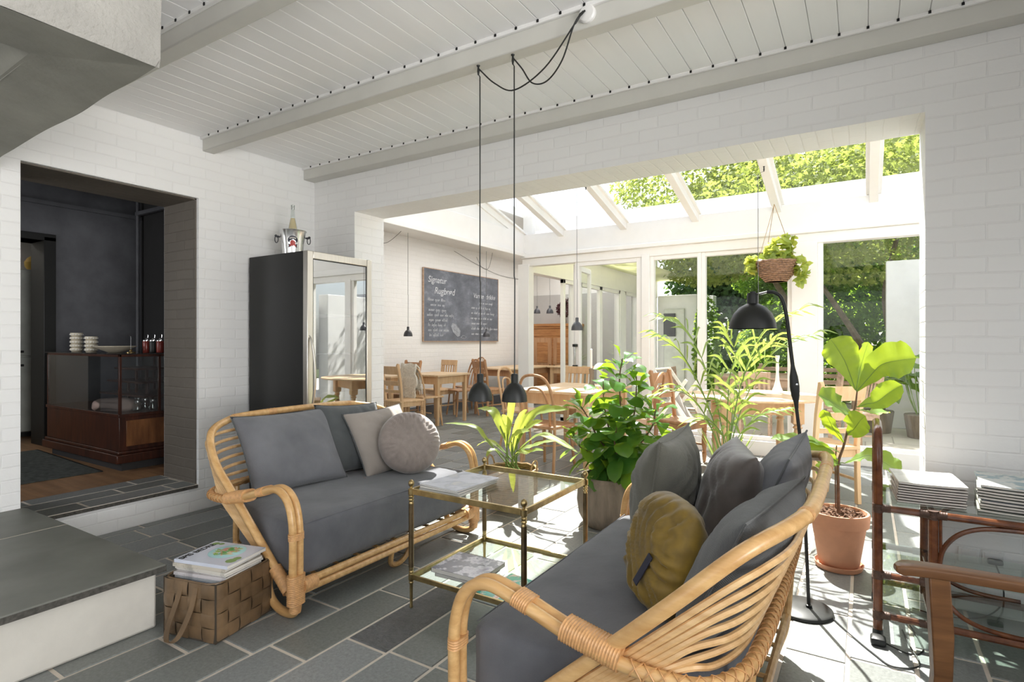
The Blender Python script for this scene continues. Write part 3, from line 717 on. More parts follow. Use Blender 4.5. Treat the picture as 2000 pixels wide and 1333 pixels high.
def make_sofa(label, loc, rz):
    t = thing('rattan_sofa', label, 'sofa', loc, rz, None)
    U = .67; R0 = .0175
    # main hoop: front foot -> side -> back -> other side
    half = [(-U + .01, .05, .10), (-U, .19, .24), (-U - .005, .44, .47), (-U - .01, .62, .64), (-U + .05, .76, .765), (-U + .20, .855, .81), (-.33, .885, .822)]
    path = crom([Vector(p) for p in half] + [Vector((0, .89, .825))] + mir(half)[::-1], 7)
    mb = MB(); mb.tube(path, R0 * 1.12, 12); obj('back_hoop', mb, M['rattan'], t)
    for i in (38, 46, 60):
        mb = MB(); wrap_path(mb, path, i - 1, i, R0 * 1.2, 2); obj('joint_binding', mb, M['cane'], t)
    # slats: smaller hoops fanning out from the front foot
    for k in range(1, 8):
        zb = .795 - .044 * k; vb = .752 + .128 * (zb - .487) / .31; vr = .475 + .021 * k
        f0 = Vector((-U + .014, .075 + .005 * k, .11)); rr0 = Vector((-U + .004, vr, .478)); sl = (rr0 - f0) / (vr - f0.y)
        ve = vb - .13; e0 = f0 + sl * (ve - f0.y); e0.x = -U + .016; e0.z = min(e0.z, zb - .03)
        h_ = [f0, f0.lerp(rr0, .5), rr0] + ([e0] if ve - vr > .05 else []) + [Vector((-U + .075, vb - .055, zb - (.016 if k < 6 else .006))), Vector((-U + .19, vb - .012, zb)), Vector((-.3, vb, zb + .003))]
        p_ = crom(h_ + [Vector((0, vb + .003, zb + .005))] + mir(h_)[::-1], 5)
        mb = MB(); mb.tube(p_, .0088, 8); obj('back_slat', mb, M['rattan2'], t)
    # arms and low back ring: two parallel poles
    for s_, off in ((0, 0), (1, .036)):
        u = U + .022 - off
        ah = [(-u, .0, .09), (-u, -.005, .30), (-u, .0, .44), (-u, .035, .535), (-u, .11, .575), (-u, .22, .55), (-u - .002, .34, .512), (-u - .004, .46, .482)]
        if s_ == 0:
            ah += [(-u + .002, .58, .468), (-u + .03, .69, .466), (-u + .12, .755, .47), (-u + .26, .775, .475)]
            full = [Vector(p) for p in ah] + [Vector((0, .78, .478))] + mir([Vector(p) for p in ah])[::-1]
            RING = full; ring = crom(full, 6); mb = MB(); mb.tube(ring, R0, 12); obj('arm_and_ring', mb, M['rattan'], t)
        else:
            for sg in (1, -1):
                pp = crom([Vector((sg * p[0], p[1], p[2])) for p in ah], 6); mb = MB(); mb.tube(pp, R0 * .95, 12); obj('inner_arm', mb, M['rattan'], t)
    for sg in (-1, 1):
        x = sg * (U + .004)
        def flat(p0, p1, tn, rx=.036, ry=.0215):
            mb = MB(); p0, p1 = Vector(p0), Vector(p1); ax = (p1 - p0).normalized(); side = Vector((1, 0, 0)); up = ax.cross(side).normalized(); vs = []; fs = []; n_ = tn * 3; sg_ = 16
            for i in range(n_ + 1):
                c = p0.lerp(p1, i / n_); q = (1, .95, .95)[i % 3]
                for k in range(sg_):
                    a = 2 * PI * k / sg_; ca, sa = math.cos(a), math.sin(a)
                    vs.append(c + side * rx * q * math.copysign(abs(ca) ** .7, ca) + up * ry * q * math.copysign(abs(sa) ** .7, sa))
            for i in range(n_):
                for k in range(sg_): fs.append((i * sg_ + k, i * sg_ + (k + 1) % sg_, (i + 1) * sg_ + (k + 1) % sg_, (i + 1) * sg_ + k))
            fs.append(tuple(range(sg_))); fs.append(tuple(n_ * sg_ + k for k in range(sg_))); mb.add(vs, fs); obj('arm_binding', mb, M['cane'], t)
        flat((x, -.002, .08), (x, -.003, .21), 16, .042, .027)
        flat((x, -.004, .365), (x, -.003, .395), 4, .038, .0205)
        flat((x, .20, .557), (x, .245, .543), 7, .039, .0215)
        flat((x, .345, .512), (x, .50, .478), 20, .041, .030)
        # foot: pole curls under and back up
        mb = MB(); pp = crom([(x, -.003, .14), (x, .0, .055), (x * .99, .045, .021), (x * .985, .13, .021), (x * .98, .20, .06), (x * .98, .215, .13), (x * .98, .17, .19)], 6)
        mb.tube(pp, .0195, 12); obj('foot', mb, M['rattan'], t)
        for a_, b_, r_, n_ in (((x, .005, .045), (x, -.003, .085), .027, 5), ((x * .985, .06, .115), (x * .985, .16, .20), .03, 8), ((x - sg * .03, -.004, .15), (x - sg * .10, -.004, .15), .033, 7)):
            mb = MB(); wrap(mb, a_, b_, r_, n_); obj('foot_binding', mb, M['cane'], t)
        mb = MB(); pp = crom([(sg * .48, .76, .46), (sg * .49, .745, .3), (sg * .50, .73, .12), (sg * .50, .70, .0175)], 5); mb.tube(pp, .0165, 10)
        obj('rear_leg', mb, M['rattan'], t)
        mb = MB(); mb.tube([(sg * .64, .0, .15), (sg * .63, .4, .155), (sg * .50, .735, .16)], .014, 8); obj('side_rail', mb, M['rattan'], t)
    mb = MB(); mb.tube([(-U, -.008, .128), (U, -.008, .128)], .0165, 10); mb.tube([(-U, -.003, .162), (U, -.003, .162)], .0165, 10)
    obj('front_rail', mb, M['rattan'], t)
    mb = MB(); mb.tube([(-.5, .735, .16), (.5, .735, .16)], .014, 8)
    for i in range(9): mb.tube([(-.54 + .135 * i, .0, .158), (-.44 + .11 * i, .735, .165)], .008, 6)
    obj('seat_frame', mb, M['rattan'], t)
    mb = MB(); mb.tube(crom([(-.07, .0, .13), (-.05, .03, .05), (0, .05, .0165), (.05, .05, .0165), (.09, .04, .05), (.11, .02, .125)], 5), .0145, 8); obj('centre_foot', mb, M['rattan'], t)
    # X lacing on the ring at the back
    mb = MB(); rg = crom([Vector(p) for p in RING], 40); acc = 0; turn = 0
    for i in range(1, len(rg) - 1):
        acc += (rg[i] - rg[i - 1]).length
        if rg[i].y < .52 or acc < .030: continue
        acc = 0; turn += 1; tg = (rg[i + 1] - rg[i - 1]).normalized(); up_ = Vector((0, 0, 1)); sd2 = tg.cross(up_).normalized()
        for dirn in (1, -1):
            loop = [rg[i] + (sd2 * math.cos(a) + up_ * math.sin(a)) * .0192 + tg * dirn * .016 * math.sin(a * 1.0 + .6) for a in [2 * PI * j / 12 for j in range(13)]]
            mb.tube(loop, .0019, 4, cap=False)
    lc = obj('lacing', mb, M['cane'], t); lc['kind'] = 'stuff'
    mb = MB(); rbox(mb, -.635, .635, .012, .70, .172, .425, .035, 14, .012, .004, 2.0)
    mb.v = [(x_ * (1 - .20 * max(0, (y_ - .15) / .55) ** 1.6), y_, z_) for x_, y_, z_ in mb.v]
    seat = obj('seat_cushion', mb, M['seat_grey'], t, sharp=80)
    mb = MB(); mb.tube([(x, .020, .415) for x in [-.61 + .0305 * i for i in range(41)]], .0022, 5); 
    obj('seam', mb, M['seat_grey'], seat)
    return t
sofa1 = make_sofa('rattan sofa with grey seat in front of the black fridge, facing right', (-2.15, 2.29, 0), PI / 2)
sofa2 = make_sofa('rattan sofa in the foreground seen from its laced back, facing left', (-1.00, 1.98, 0), -PI / 2)

def make_cushion(label, cat, w_, h_, t_, m, loc, rz, tilt, roll=0, seam=None, rnd=0, seed=0, wr=.010, pinch=.10, seamy=0, gather=0, name='cushion'):
    t = thing(name, label, cat, loc); t.rotation_euler = (Matrix.Rotation(rz, 3, 'Z') @ Matrix.Rotation(-tilt, 3, 'X') @ Matrix.Rotation(roll, 3, 'Y')).to_euler()
    N = 36; mb = MB()
    def outline(u, v_):
        if rnd:   # disc-like map from square
            x = u * math.sqrt(1 - v_ * v_ / 2); y = v_ * math.sqrt(1 - u * u / 2)
            x = x * rnd + u * (1 - rnd); y = y * rnd + v_ * (1 - rnd)
        else:
            x = u * (1 - pinch * (1 - v_ * v_)) ; y = v_ * (1 - pinch * (1 - u * u))
            k = 1 + .02 * (abs(u * v_)) ** 4; x *= k; y *= k
        return x, y
    def surf(sgn):
        def fn(a, b_):
            u, v_ = 2 * a - 1, 2 * b_ - 1; x, y = outline(u, v_)
            e = max(0, (1 - abs(u) ** 2.6) * (1 - abs(v_) ** 2.6))
            if rnd: rr = min(1, math.hypot(x, y)) if rnd > .9 else 0; e = (max(0, 1 - rr ** 2.5)) if rnd > .9 else e
            th = t_ / 2 * e ** .5
            p = Vector((x * w_ / 2, sgn * th, (y + 1) * h_ / 2))
            d = noise.noise(Vector((p.x * 7 + seed, p.z * 5, seed * 1.7 + sgn))) * wr * 1.1 + noise.noise(Vector((p.x * 22 + seed, p.z * 12, seed))) * wr * .5
            # creases running out of the corners and along the long pull
            q_ = noise.noise(Vector((x * 1.1 + seed, y * 1.1, seed))); cr = (abs(math.sin((x * 1.1 + y * .8) * 7 + seed + 5 * q_)) ** .6 - .5) * wr * 1.5 * (.4 + .6 * abs(noise.noise(Vector((x * 1.5, y * 1.5, seed + 4)))) * 2)
            if gather:
                ang = math.atan2(y, x); rr = math.hypot(x, y); cr += math.sin(ang * gather + 3 * noise.noise(Vector((x * 3, y * 3, seed)))) * .017 * max(0, rr - .30)
            p.y += sgn * (d + cr) * min(1, e * 2)
            return p
        return fn
    mb.grid(surf(1), N, N); mb.grid(surf(-1), N, N)
    body = obj('cushion_cover', mb, m, t, sharp=80)
    bm = bmesh.new(); bm.from_mesh(body.data); bmesh.ops.remove_doubles(bm, verts=bm.verts, dist=.0006); bmesh.ops.recalc_face_normals(bm, faces=bm.faces); bm.to_mesh(body.data); bm.free()
    body.data.polygons.foreach_set('use_smooth', [True] * len(body.data.polygons))
    if seam:
        pts = []
        for side in range(4):
            for i in range(18):
                a = -1 + 2 * i / 18
                u, v_ = ((a, -1), (1, a), (-a, 1), (-1, -a))[side]; x, y = outline(u, v_)
                pts.append((x * w_ / 2, 0, (y + 1) * h_ / 2))
        mb = MB(); mb.tube(pts, .0036, 6, closed=True); obj('piping', mb, seam, t)
    return t
R = math.radians
# cushions on the sofa in front of the fridge
make_cushion('large square grey back cushion at the left end of the sofa by the fridge', 'cushion', .57, .46, .17, M['back_grey'], (-2.66, 2.05, .437), R(84), R(31), seam=M['dark_grey'], seed=1, wr=.007, pinch=.05)
make_cushion('charcoal square cushion standing between the large grey and the taupe one', 'cushion', .47, .44, .16, M['dark_grey'], (-2.68, 2.50, .437), R(86), R(24), roll=R(3), seam=M['black_matt'], seed=2, wr=.008, pinch=.05)
make_cushion('taupe square linen cushion with dark piping behind the round one', 'cushion', .44, .43, .15, M['linen_beige'], (-2.50, 2.62, .437), R(80), R(31), roll=R(-4), seam=M['dark_grey'], seed=3, wr=.006, pinch=.05)
make_cushion('round taupe velvet cushion on the sofa by the fridge', 'cushion', .39, .39, .19, M['velvet_beige'], (-2.345, 2.60, .437), R(58), R(22), rnd=1, seed=4, wr=.008, gather=34)
# cushions on the foreground sofa
def tassel(parent):
    mb = MB()
    for i in range(5): mb.tube([(-.21, .01, .01), (-.24 - .004 * i, .012 * (i - 2), .0), (-.262, .016 * (i - 2), .006)], .0012, 4)
    obj('tassel', mb, mat('dusty_pink_thread', (.35, .16, .15), .8), parent)
tassel(bpy.data.objects['cushion.002'])
c = make_cushion('olive grey linen cushion standing furthest forward on the laced sofa', 'cushion', .52, .46, .21, M['linen_olive'], (-.70, 2.20, .437), R(-86), R(9), seam=M['linen_olive'], seed=5, wr=.013, pinch=.07)
c = make_cushion('small mustard velvet cushion with a navy label', 'cushion', .37, .35, .16, M['velvet_mustard'], (-.57, 1.70, .432), R(-52), R(17), rnd=.55, seed=6, wr=.014, gather=20)
mb = MB(); mb.box(-.013, .013, -.002, .002, -.05, .05); lb = obj('label_tag', mb, M['navy'], c, bevel=.001); lb.location = (.075, -.082, .125); lb.rotation_euler = (R(-6), R(14), R(8))
lb2 = text('label_lettering', 'SÖDAHL', .0135, M['thread'], c, (.1245, -.0640, .105), (R(72), 0, R(38)), .0001); lb2.rotation_euler = (Matrix.Rotation(R(38), 3, 'Z') @ Matrix.Rotation(R(72), 3, 'X') @ Matrix.Rotation(R(90), 3, 'Z')).to_euler()
bpy.data.objects.remove(lb2)
make_cushion('dark brown velvet cushion behind the mustard one', 'cushion', .46, .44, .20, M['velvet_brown'], (-.50, 2.20, .437), R(-72), R(17), seed=7, wr=.012, pinch=.05)
make_cushion('ribbed grey cushion with pale seam under the near end of the laced hoop', 'cushion', .60, .42, .18, M['rib_grey'], (-.385, 1.74, .437), R(-97), R(26), seam=M['rib_grey'], seed=8, wr=.008, pinch=.05)
make_cushion('grey cushion at the far end of the laced sofa, beside the floor lamp', 'cushion', .48, .48, .18, M['back_grey'], (-.40, 2.31, .437), R(-90), R(24), roll=R(4), seam=M['dark_grey'], seed=9, wr=.008, pinch=.05)

# ---------------------------------------------------------------- brass and glass side table
t = thing('side_table', 'brass side table with two glass shelves between the two sofas', 'table', (-1.497, 2.29, 0))
LX, LY = .308, .30
def leg_prof():
    return [(.0075, 0), (.0085, .006), (.0065, .012), (.008, .11), (.0115, .118), (.009, .123), (.013, .13), (.013, .158), (.0095, .162), (.0125, .168), (.009, .174), (.0115, .18), (.0105, .19), (.0115, .49), (.009, .497), (.0135, .505), (.010, .512), (.0135, .520), (.010, .526), (.0145, .531), (.0145, .556), (.007, .560), (.0065, .566), (.0125, .574), (.0145, .583), (.0115, .593), (.004, .599), (0, .6)]
for sx in (-1, 1):
    for sy in (-1, 1):
        mb = MB(); mb.lathe(leg_prof(), (sx * LX, sy * LY, 0), 16); lg = obj('leg', mb, M['brass'], t)
        mb = MB(); mb.lathe([(.0122, .19), (.0124, .34), (.0122, .488)], (sx * LX, sy * LY, 0), 14); obj('shaft_sleeve', mb, M['brass_dark'], lg)
for zz in (.545, .144):
    mb = MB()
    hh = .013 if zz > .3 else .011
    for sy in (-1, 1): mb.box(-LX, LX, sy * LY - .0055, sy * LY + .0055, zz - hh, zz + hh); mb.box(-LX, LX, sy * (LY - .009) - .006, sy * (LY - .009) + .006, zz - hh, zz - hh + .003)
    for sx in (-1, 1): mb.box(sx * LX - .0055, sx * LX + .0055, -LY, LY, zz - hh, zz + hh); mb.box(sx * (LX - .009) - .006, sx * (LX - .009) + .006, -LY, LY, zz - hh, zz - hh + .003)
    obj('shelf_frame', mb, M['brass'], t, bevel=.0015)
    mb = MB(); mb.box(-LX + .006, LX - .006, -LY + .006, LY - .006, zz - .006, zz); obj('glass_shelf', mb, M['shelf_glass'], t, smooth=False)
TZ, TL = .5455, .1445
# ---------------------------------------------------------------- magazines
_covers = {}
def cover_mat(c1, c2, c3=None, sc_=14, key=None):
    k = (c1, c2, c3, sc_)
    if k in _covers: return _covers[k]
    m, n, b = new_mat('printed_cover')
    st = [(.30, c1), (.48, c1), (.56, c2), (.7, c3 or c2)]
    n.links.new(ramp(n, noi(n, objco(n), sc_, 3, .6), st), b.inputs['Base Color']); b.inputs['Roughness'].default_value = .22
    _covers[k] = m; return m
def make_mag(label, loc, rz, w_, l_, t_, cm, group=None, name='magazine', tiltx=0, tilty=0, bow=0, cat='magazine'):
    """w_ along local x, l_ along local y; spine on the -x side"""
    mb = MB(); N = 8
    def top(z, inset):
        return lambda u, v_: Vector(((u - .5) * (w_ - inset), (v_ - .5) * (l_ - inset), z + bow * (4 * (u - .5) ** 2) * .5 + bow * .3 * math.sin(v_ * 3)))
    cth = min(.0008, t_ * .2)
    mb.cur = 0; mb.grid(top(t_, 0), N, N); mb.grid(top(t_ - cth, 0), N, N); mb.grid(top(0, 0), N, N); mb.grid(top(cth, 0), N, N)
    a = top(0, 0); b_ = top(t_, 0)
    for i in range(N): mb.add([a(0, i / N), a(0, (i + 1) / N), b_(0, (i + 1) / N), b_(0, i / N)], [(0, 1, 2, 3)])
    mb.cur = 1; lo = top(cth, .003); hi = top(t_ - cth, .003)
    for i in range(N):
        for f1 in (lambda q: (q, 0), lambda q: (q, 1), lambda q: (1, q), lambda q: (0, q)):
            mb.add([lo(*f1(i / N)), lo(*f1((i + 1) / N)), hi(*f1((i + 1) / N)), hi(*f1(i / N))], [(0, 1, 2, 3)])
    o = obj(name, mb, [cm, M['paper']], sharp=50); o.location = loc; o.rotation_euler = (tiltx, tilty, rz)
    return tag(o, label, cat, group)
W = (.74, .74, .73)
mags_top = [((.62, .62, .60), .012, 'thick pale book at the bottom of the pile on the glass table top'),
            ((.70, .68, .66), .009, 'cream magazine in the middle of the pile on the glass table top'),
            ((.60, .63, .70), .007, 'pale grey picture magazine, topmost on the glass table')]
z = TZ + .0006
for i, (c_, th, lab) in enumerate(mags_top):
    make_mag(lab, (-1.665 + .004 * i, 2.175 + .004 * (i % 2), z), R(1.5 - 3 * i), .235, .315, th, cover_mat(c_, (.45, .48, .55) if i == 2 else c_, (.66, .66, .64), 9)); z += th + .0006
z = TL + .0006
make_mag('brown covered book at the bottom of the pair on the lower glass shelf', (-1.60, 2.16, z), R(4), .24, .20, .018, cover_mat((.14, .08, .06), (.2, .12, .1)), name='book', cat='book')
make_mag('grey and violet photo book lying on the brown one on the lower glass shelf', (-1.60, 2.165, z + .0186), R(2), .27, .23, .02, cover_mat((.16, .16, .20), (.62, .60, .66), (.30, .28, .36), 16), name='book', cat='book')
make_mag('turquoise and red recipe magazine on the lower glass shelf', (-1.335, 2.12, z), R(-8), .20, .25, .006, cover_mat((.06, .42, .33), (.72, .62, .55), (.6, .15, .1), 18))

# ---------------------------------------------------------------- woven leather bag with magazines
t = thing('woven_basket', 'brown woven leather basket full of magazines by the hearth', 'basket', (-2.435, 1.435, 0), R(13))
bx_, by_, bh_ = .145, .158, .245
mb = MB()
def strip_cell(o_, du, dv, nrm, vert, lift):
    """one crossing of the weave, bulging along its strap"""
    n_ = 5
    def fn(a, b_):
        k = (a if not vert else b_); e = math.sin(PI * k)
        return o_ + du * (a * 1.0) + dv * (b_ * 1.0) + nrm * (lift * (.25 + e ** .5))
    mb.grid(fn, n_, n_)
faces = [(Vector((bx_, -by_, 0)), Vector((0, 1, 0)), 2 * by_, Vector((1, 0, 0)), 5), (Vector((bx_, by_, 0)), Vector((-1, 0, 0)), 2 * bx_, Vector((0, 1, 0)), 4),
         (Vector((-bx_, by_, 0)), Vector((0, -1, 0)), 2 * by_, Vector((-1, 0, 0)), 5), (Vector((-bx_, -by_, 0)), Vector((1, 0, 0)), 2 * bx_, Vector((0, -1, 0)), 4)]
random.seed(9)
for fi, (o_, d_, L_, nn, nc) in enumerate(faces):
    for i in range(nc):
        for j in range(4):
            du = d_ * (L_ / nc); dv = Vector((0, 0, (bh_ - .006) / 4))
            strip_cell(o_ + du * i + dv * j + Vector((0, 0, .004)), du * .985, dv * .985, nn, (i + j) % 2 == 0, .0035 + .0015 * random.random())
body = obj('woven_side', mb, M['leather'], t, sharp=30)
# taper and soften: the basket is a little narrower at the top rear, bulging in the middle
for v_ in body.data.vertices:
    k = v_.co.z / bh_; f = 1 + .035 * math.sin(PI * k) - .03 * (1 - k); v_.co.x *= f; v_.co.y *= f
    r_ = .02; cx_, cy_ = abs(v_.co.x), abs(v_.co.y)
    if cx_ > bx_ - r_ and cy_ > by_ - r_:
        a = Vector((cx_ - (bx_ - r_), cy_ - (by_ - r_)))
        if a.length > r_: a *= (r_ + (a.length - r_) * .35) / a.length; v_.co.x = math.copysign(bx_ - r_ + a.x, v_.co.x); v_.co.y = math.copysign(by_ - r_ + a.y, v_.co.y)
mb = MB(); mb.box(-bx_ + .004, bx_ - .004, -by_ + .004, by_ - .004, .002, .008)
for (xa, xb, ya, yb) in ((bx_ - .006, bx_ - .002, -by_, by_), (-bx_ + .002, -bx_ + .006, -by_, by_), (-bx_, bx_, by_ - .006, by_ - .002), (-bx_, bx_, -by_ + .002, -by_ + .006)):
    mb.box(xa, xb, ya, yb, .002, bh_)
obj('lining', mb, M['leather_in'], t, smooth=False)
rimp = []
for k in range(60):
    a = 2 * PI * k / 60; ca, sa = math.cos(a), math.sin(a)
    rimp.append((bx_ * 1.01 * math.copysign(abs(ca) ** .3, ca), by_ * 1.01 * math.copysign(abs(sa) ** .3, sa), bh_))
mb = MB(); mb.tube(rimp, .004, 6, closed=True); obj('rim', mb, M['leather'], t)
for sgn, nm in ((-1, 'handle'), (1, 'handle')):
    ps = crom([(-.035 * 1, sgn * (by_ + .004), bh_ - .02), (-.05, sgn * (by_ + .012), .16), (-.075, sgn * (by_ + .035), .05), (-.045, sgn * (by_ + .062), .012), (-.005, sgn * (by_ + .045), .03), (.03, sgn * (by_ + .018), .13), (.045, sgn * (by_ + .004), bh_ - .02)], 6)
    mb = MB(); vs = []; fs = []
    for p in ps:
        for wv, off in ((-.013, 0), (.013, 0), (.013, .003), (-.013, .003)): vs.append((p.x + wv, p.y + sgn * off, p.z))
    for i in range(len(ps) - 1):
        for k in range(4): fs.append((4 * i + k, 4 * i + (k + 1) % 4, 4 * i + 4 + (k + 1) % 4, 4 * i + 4 + k))
    mb.add(vs, fs); obj(nm, mb, M['leather'], t, sharp=50)
random.seed(21)
z = .012
basket_mags = []
i = 0
cols = [(.62, .6, .55), (.5, .52, .55), (.66, .62, .55), (.20, .22, .26), (.64, .6, .6), (.55, .5, .42), (.3, .34, .4), (.68, .66, .62)]
desc = ['pale', 'blue-grey', 'cream', 'dark blue', 'rose grey', 'sand coloured', 'slate blue', 'off-white']
pos = ['lowest', 'second lowest', 'third from the bottom', 'fourth from the bottom', 'fifth from the bottom', 'sixth from the bottom', 'third from the top', 'second from the top']
# the lower ones lie inside, piled up to the rim; the upper ones stand proud of it
ordn = ['lowest', 'second from the bottom', 'third from the bottom', 'fourth from the bottom', 'fifth from the bottom', 'sixth from the bottom', 'seventh from the bottom', 'seventh from the top', 'sixth from the top', 'fifth from the top', 'fourth from the top', 'third from the top', 'second from the top']
for i in range(13):
    th = .0285 if i < 7 else (.013, .010, .014, .009, .013, .015)[i - 7]; c_ = cols[(i * 3 + 1) % 8]; dn = desc[(i * 3 + 1) % 8]
    j_ = .003 if i < 7 else .008
    make_mag(f'{dn} magazine in the woven basket pile, {ordn[i]}', (-2.430 + random.uniform(-j_, j_), 1.435 + random.uniform(-j_, j_), z), R(103 + random.uniform(-2.5, 2.5) * (1 if i < 9 else 2)), .215, .265 if i < 9 else .275, th, cover_mat(c_, mul(c_, .7)), 'magazines in the woven basket'); z += th + .0006
top = make_mag('recipe magazine with a salad bowl cover, topmost in the woven basket', (-2.425, 1.437, z), R(13 + 92), .228, .285, .014, mat('white_cover', (.60, .63, .72), .2, var=.05), 'magazines in the woven basket')
# cover picture: local x runs world -Y.. keep in cover coordinates
th = .0146; M['print_herb'] = mat('print_herb', (.22, .34, .12), .4)
tx = text('cover_title', 'SPIS BEDRE', .038, M['black_matt'], top, (-.108, .104, th), (0, 0, 0), .0002, bold=.0011)
mb = MB(); mb.lathe([(.072, 0), (.078, .0004), (.074, .0010), (.0, .0011)], (.022, -.012, th - .0006), 40); obj('cover_plate', mb, mat('pale_turquoise_print', (.42, .70, .72), .3), top)
mb = MB(); rr_ = random.Random(4)
for k in range(60):
    a = rr_.random() * 6.28; r_ = .052 * rr_.random() ** .5; p = Vector((.022 + r_ * math.cos(a), -.012 + r_ * math.sin(a), th + .0007 + k * 1e-5)); q = rr_.random() * 6.28; l_ = .010 + .012 * rr_.random()
    mb.cur = k % 4; d1 = Vector((math.cos(q), math.sin(q), 0)) * l_; d2 = Vector((-math.sin(q), math.cos(q), 0)) * l_ * .4
    mb.add([p - d1, p + d2, p + d1, p - d2], [(0, 1, 2, 3)])
obj('cover_salad', mb, [mat('print_green', (.10, .35, .08), .4), mat('print_leaf', (.30, .50, .12), .4), mat('print_pink', (.62, .28, .22), .4), mat('print_cream', (.75, .62, .42), .4)], top, smooth=False, solid=-1)
for k, (x, y, l_) in enumerate(((.085, .115, .03), (.09, .085, .022), (-.06, -.11, .04), (-.03, -.115, .03))):
    mb = MB(); mb.lathe([(l_ * .6, 0), (l_ * .3, .0006), (0, .0007)], (x, y, th - .0003), 8); obj('cover_herb', mb, M['print_herb'], top)

# ---------------------------------------------------------------- fridge
t = thing('glass_door_fridge', 'tall black fridge with a steel framed glass door by the left wall', 'fridge', (-3.785, 2.99, 0))
hx, hy, H_ = .345, .315, 1.91
mb = MB()
mb.box(-hx, hx - .04, -hy, -hy + .035, .04, H_); mb.box(-hx, hx - .04, hy - .035, hy, .04, H_); mb.box(-hx, -hx + .03, -hy + .035, hy - .035, .04, H_)
mb.box(-hx, hx - .04, -hy + .035, hy - .035, H_ - .05, H_); mb.box(-hx, hx - .04, -hy + .035, hy - .035, .04, .25)
obj('cabinet', mb, M['black'], t, bevel=.004)
mb = MB(); mb.box(-hx + .031, -hx + .036, -hy + .036, hy - .036, .25, H_ - .05)
for sy in (-1, 1): mb.box(-hx + .036, hx - .045, sy * (hy - .0385) - .002, sy * (hy - .0385) + .002, .25, H_ - .05)
obj('inner_lining', mb, M['fridge_white'], t, smooth=False)
mb = MB(); mb.box(-hx + .02, hx - .06, -hy + .03, hy - .03, 0, .04); obj('plinth', mb, M['black_matt'], t)
for zz in (.55, .85, 1.15, 1.45):
    mb = MB(); mb.box(-hx + .04, hx - .06, -hy + .042, hy - .042, zz, zz + .006)
    for k in range(10): mb.box(-hx + .05 + k * .055, -hx + .054 + k * .055, -hy + .042, hy - .042, zz - .006, zz)
    obj('wire_shelf', mb, M['alu'], t, smooth=False)
dr = MB(); fw_, fx0, fx1 = .052, hx - .038, hx + .012
dr.box(fx0, fx1, -hy, -hy + fw_, .06, H_); dr.box(fx0, fx1, hy - fw_, hy, .06, H_); dr.box(fx0, fx1, -hy + fw_, hy - fw_, H_ - .055, H_); dr.box(fx0, fx1, -hy + fw_, hy - fw_, .06, .16)
d_ = obj('door', dr, M['steel'], t, bevel=.004)
mb = MB(); mb.box(fx1 - .012, fx1 - .008, -hy + fw_, hy - fw_, .16, H_ - .055); obj('door_glass', mb, M['fridge_glass'], d_, smooth=False)
mb = MB(); mb.box(fx1 - .03, fx1 - .006, -hy + fw_, -hy + fw_ + .006, .16, H_ - .055); mb.box(fx1 - .03, fx1 - .006, hy - fw_ - .006, hy - fw_, .16, H_ - .055); mb.box(fx1 - .03, fx1 - .006, -hy + fw_, hy - fw_, H_ - .061, H_ - .055)
obj('door_seal', mb, M['black_matt'], d_, smooth=False)
pp = crom([(fx1 - .004, -hy + .02, 1.29), (fx1 + .018, -hy + .024, 1.25), (fx1 + .040, -hy + .03, 1.12), (fx1 + .046, -hy + .032, 1.0), (fx1 + .040, -hy + .03, .88), (fx1 + .018, -hy + .024, .75), (fx1 - .004, -hy + .02, .71)], 6)
mb = MB(); mb.tube(pp, [.006 + .004 * math.sin(PI * i / (len(pp) - 1)) for i in range(len(pp))], 10); obj('handle', mb, M['steel'], d_)
# ice bucket with bottle
t = thing('ice_bucket', 'aluminium ice bucket with a black and red emblem on the fridge', 'bucket', (-3.80, 2.83, 1.9105))
mb = MB(); mb.lathe([(.070, 0), (.074, .004), (.083, .10), (.096, .188), (.101, .195), (.103, .2), (.099, .202), (.093, .19), (.08, .1), (.070, .012), (0, .012)], (0, 0, 0), 36); obj('bucket_body', mb, M['alu'], t)
vd = Vector((-3.80, 2.83, 0)).normalized(); sd_ = Vector((-vd.y, vd.x, 0))
for sg in (-1, 1):
    c_ = sd_ * sg * .092; mb = MB(); mb.tube([c_ + Vector((0, 0, .150)), c_ + sd_ * sg * .026 + Vector((0, 0, .152))], [.006, .009], 8)
    mb.lathe([(0, -.008), (.009, -.004), (.011, .003), (.006, .010), (0, .012)], c_ + sd_ * sg * .03 + Vector((0, 0, .155)), 10)
    ring = [c_ + sd_ * sg * (.026 + .012 * math.cos(a)) + Vector((0, 0, .13 + .028 * math.sin(a))) + vd * .006 * math.sin(a) for a in [2 * PI * k / 20 for k in range(20)]]
    mb.tube(ring, .0035, 6, closed=True); obj('ring_handle', mb, M['pendant_grey'], t)
fr_ = -vd
def on_bucket(u, z, lift=.0015):   # u metres sideways on the bucket surface facing the room
    rr = .070 + (z / .2) * .030 + lift; a = u / rr
    return (fr_ * math.cos(a) + sd_ * math.sin(a)) * rr + Vector((0, 0, z))
def patch(mb_, poly):
    pts = [on_bucket(u, z) for u, z in poly]; c_ = on_bucket(sum(p[0] for p in poly) / len(poly), sum(p[1] for p in poly) / len(poly), .002)
    n_ = len(pts); mb_.add([c_] + pts, [(0, 1 + i, 1 + (i + 1) % n_) for i in range(n_)])
mb = MB()
for k in range(12):   # domed black band
    a0, a1 = PI * k / 12, PI * (k + 1) / 12
    patch(mb, [(.037 * math.cos(a0), .115 + .034 * math.sin(a0)), (.037 * math.cos(a1), .115 + .034 * math.sin(a1)), (.012 * math.cos(a1), .115 + .008 * math.sin(a1)), (.012 * math.cos(a0), .115 + .008 * math.sin(a0))])
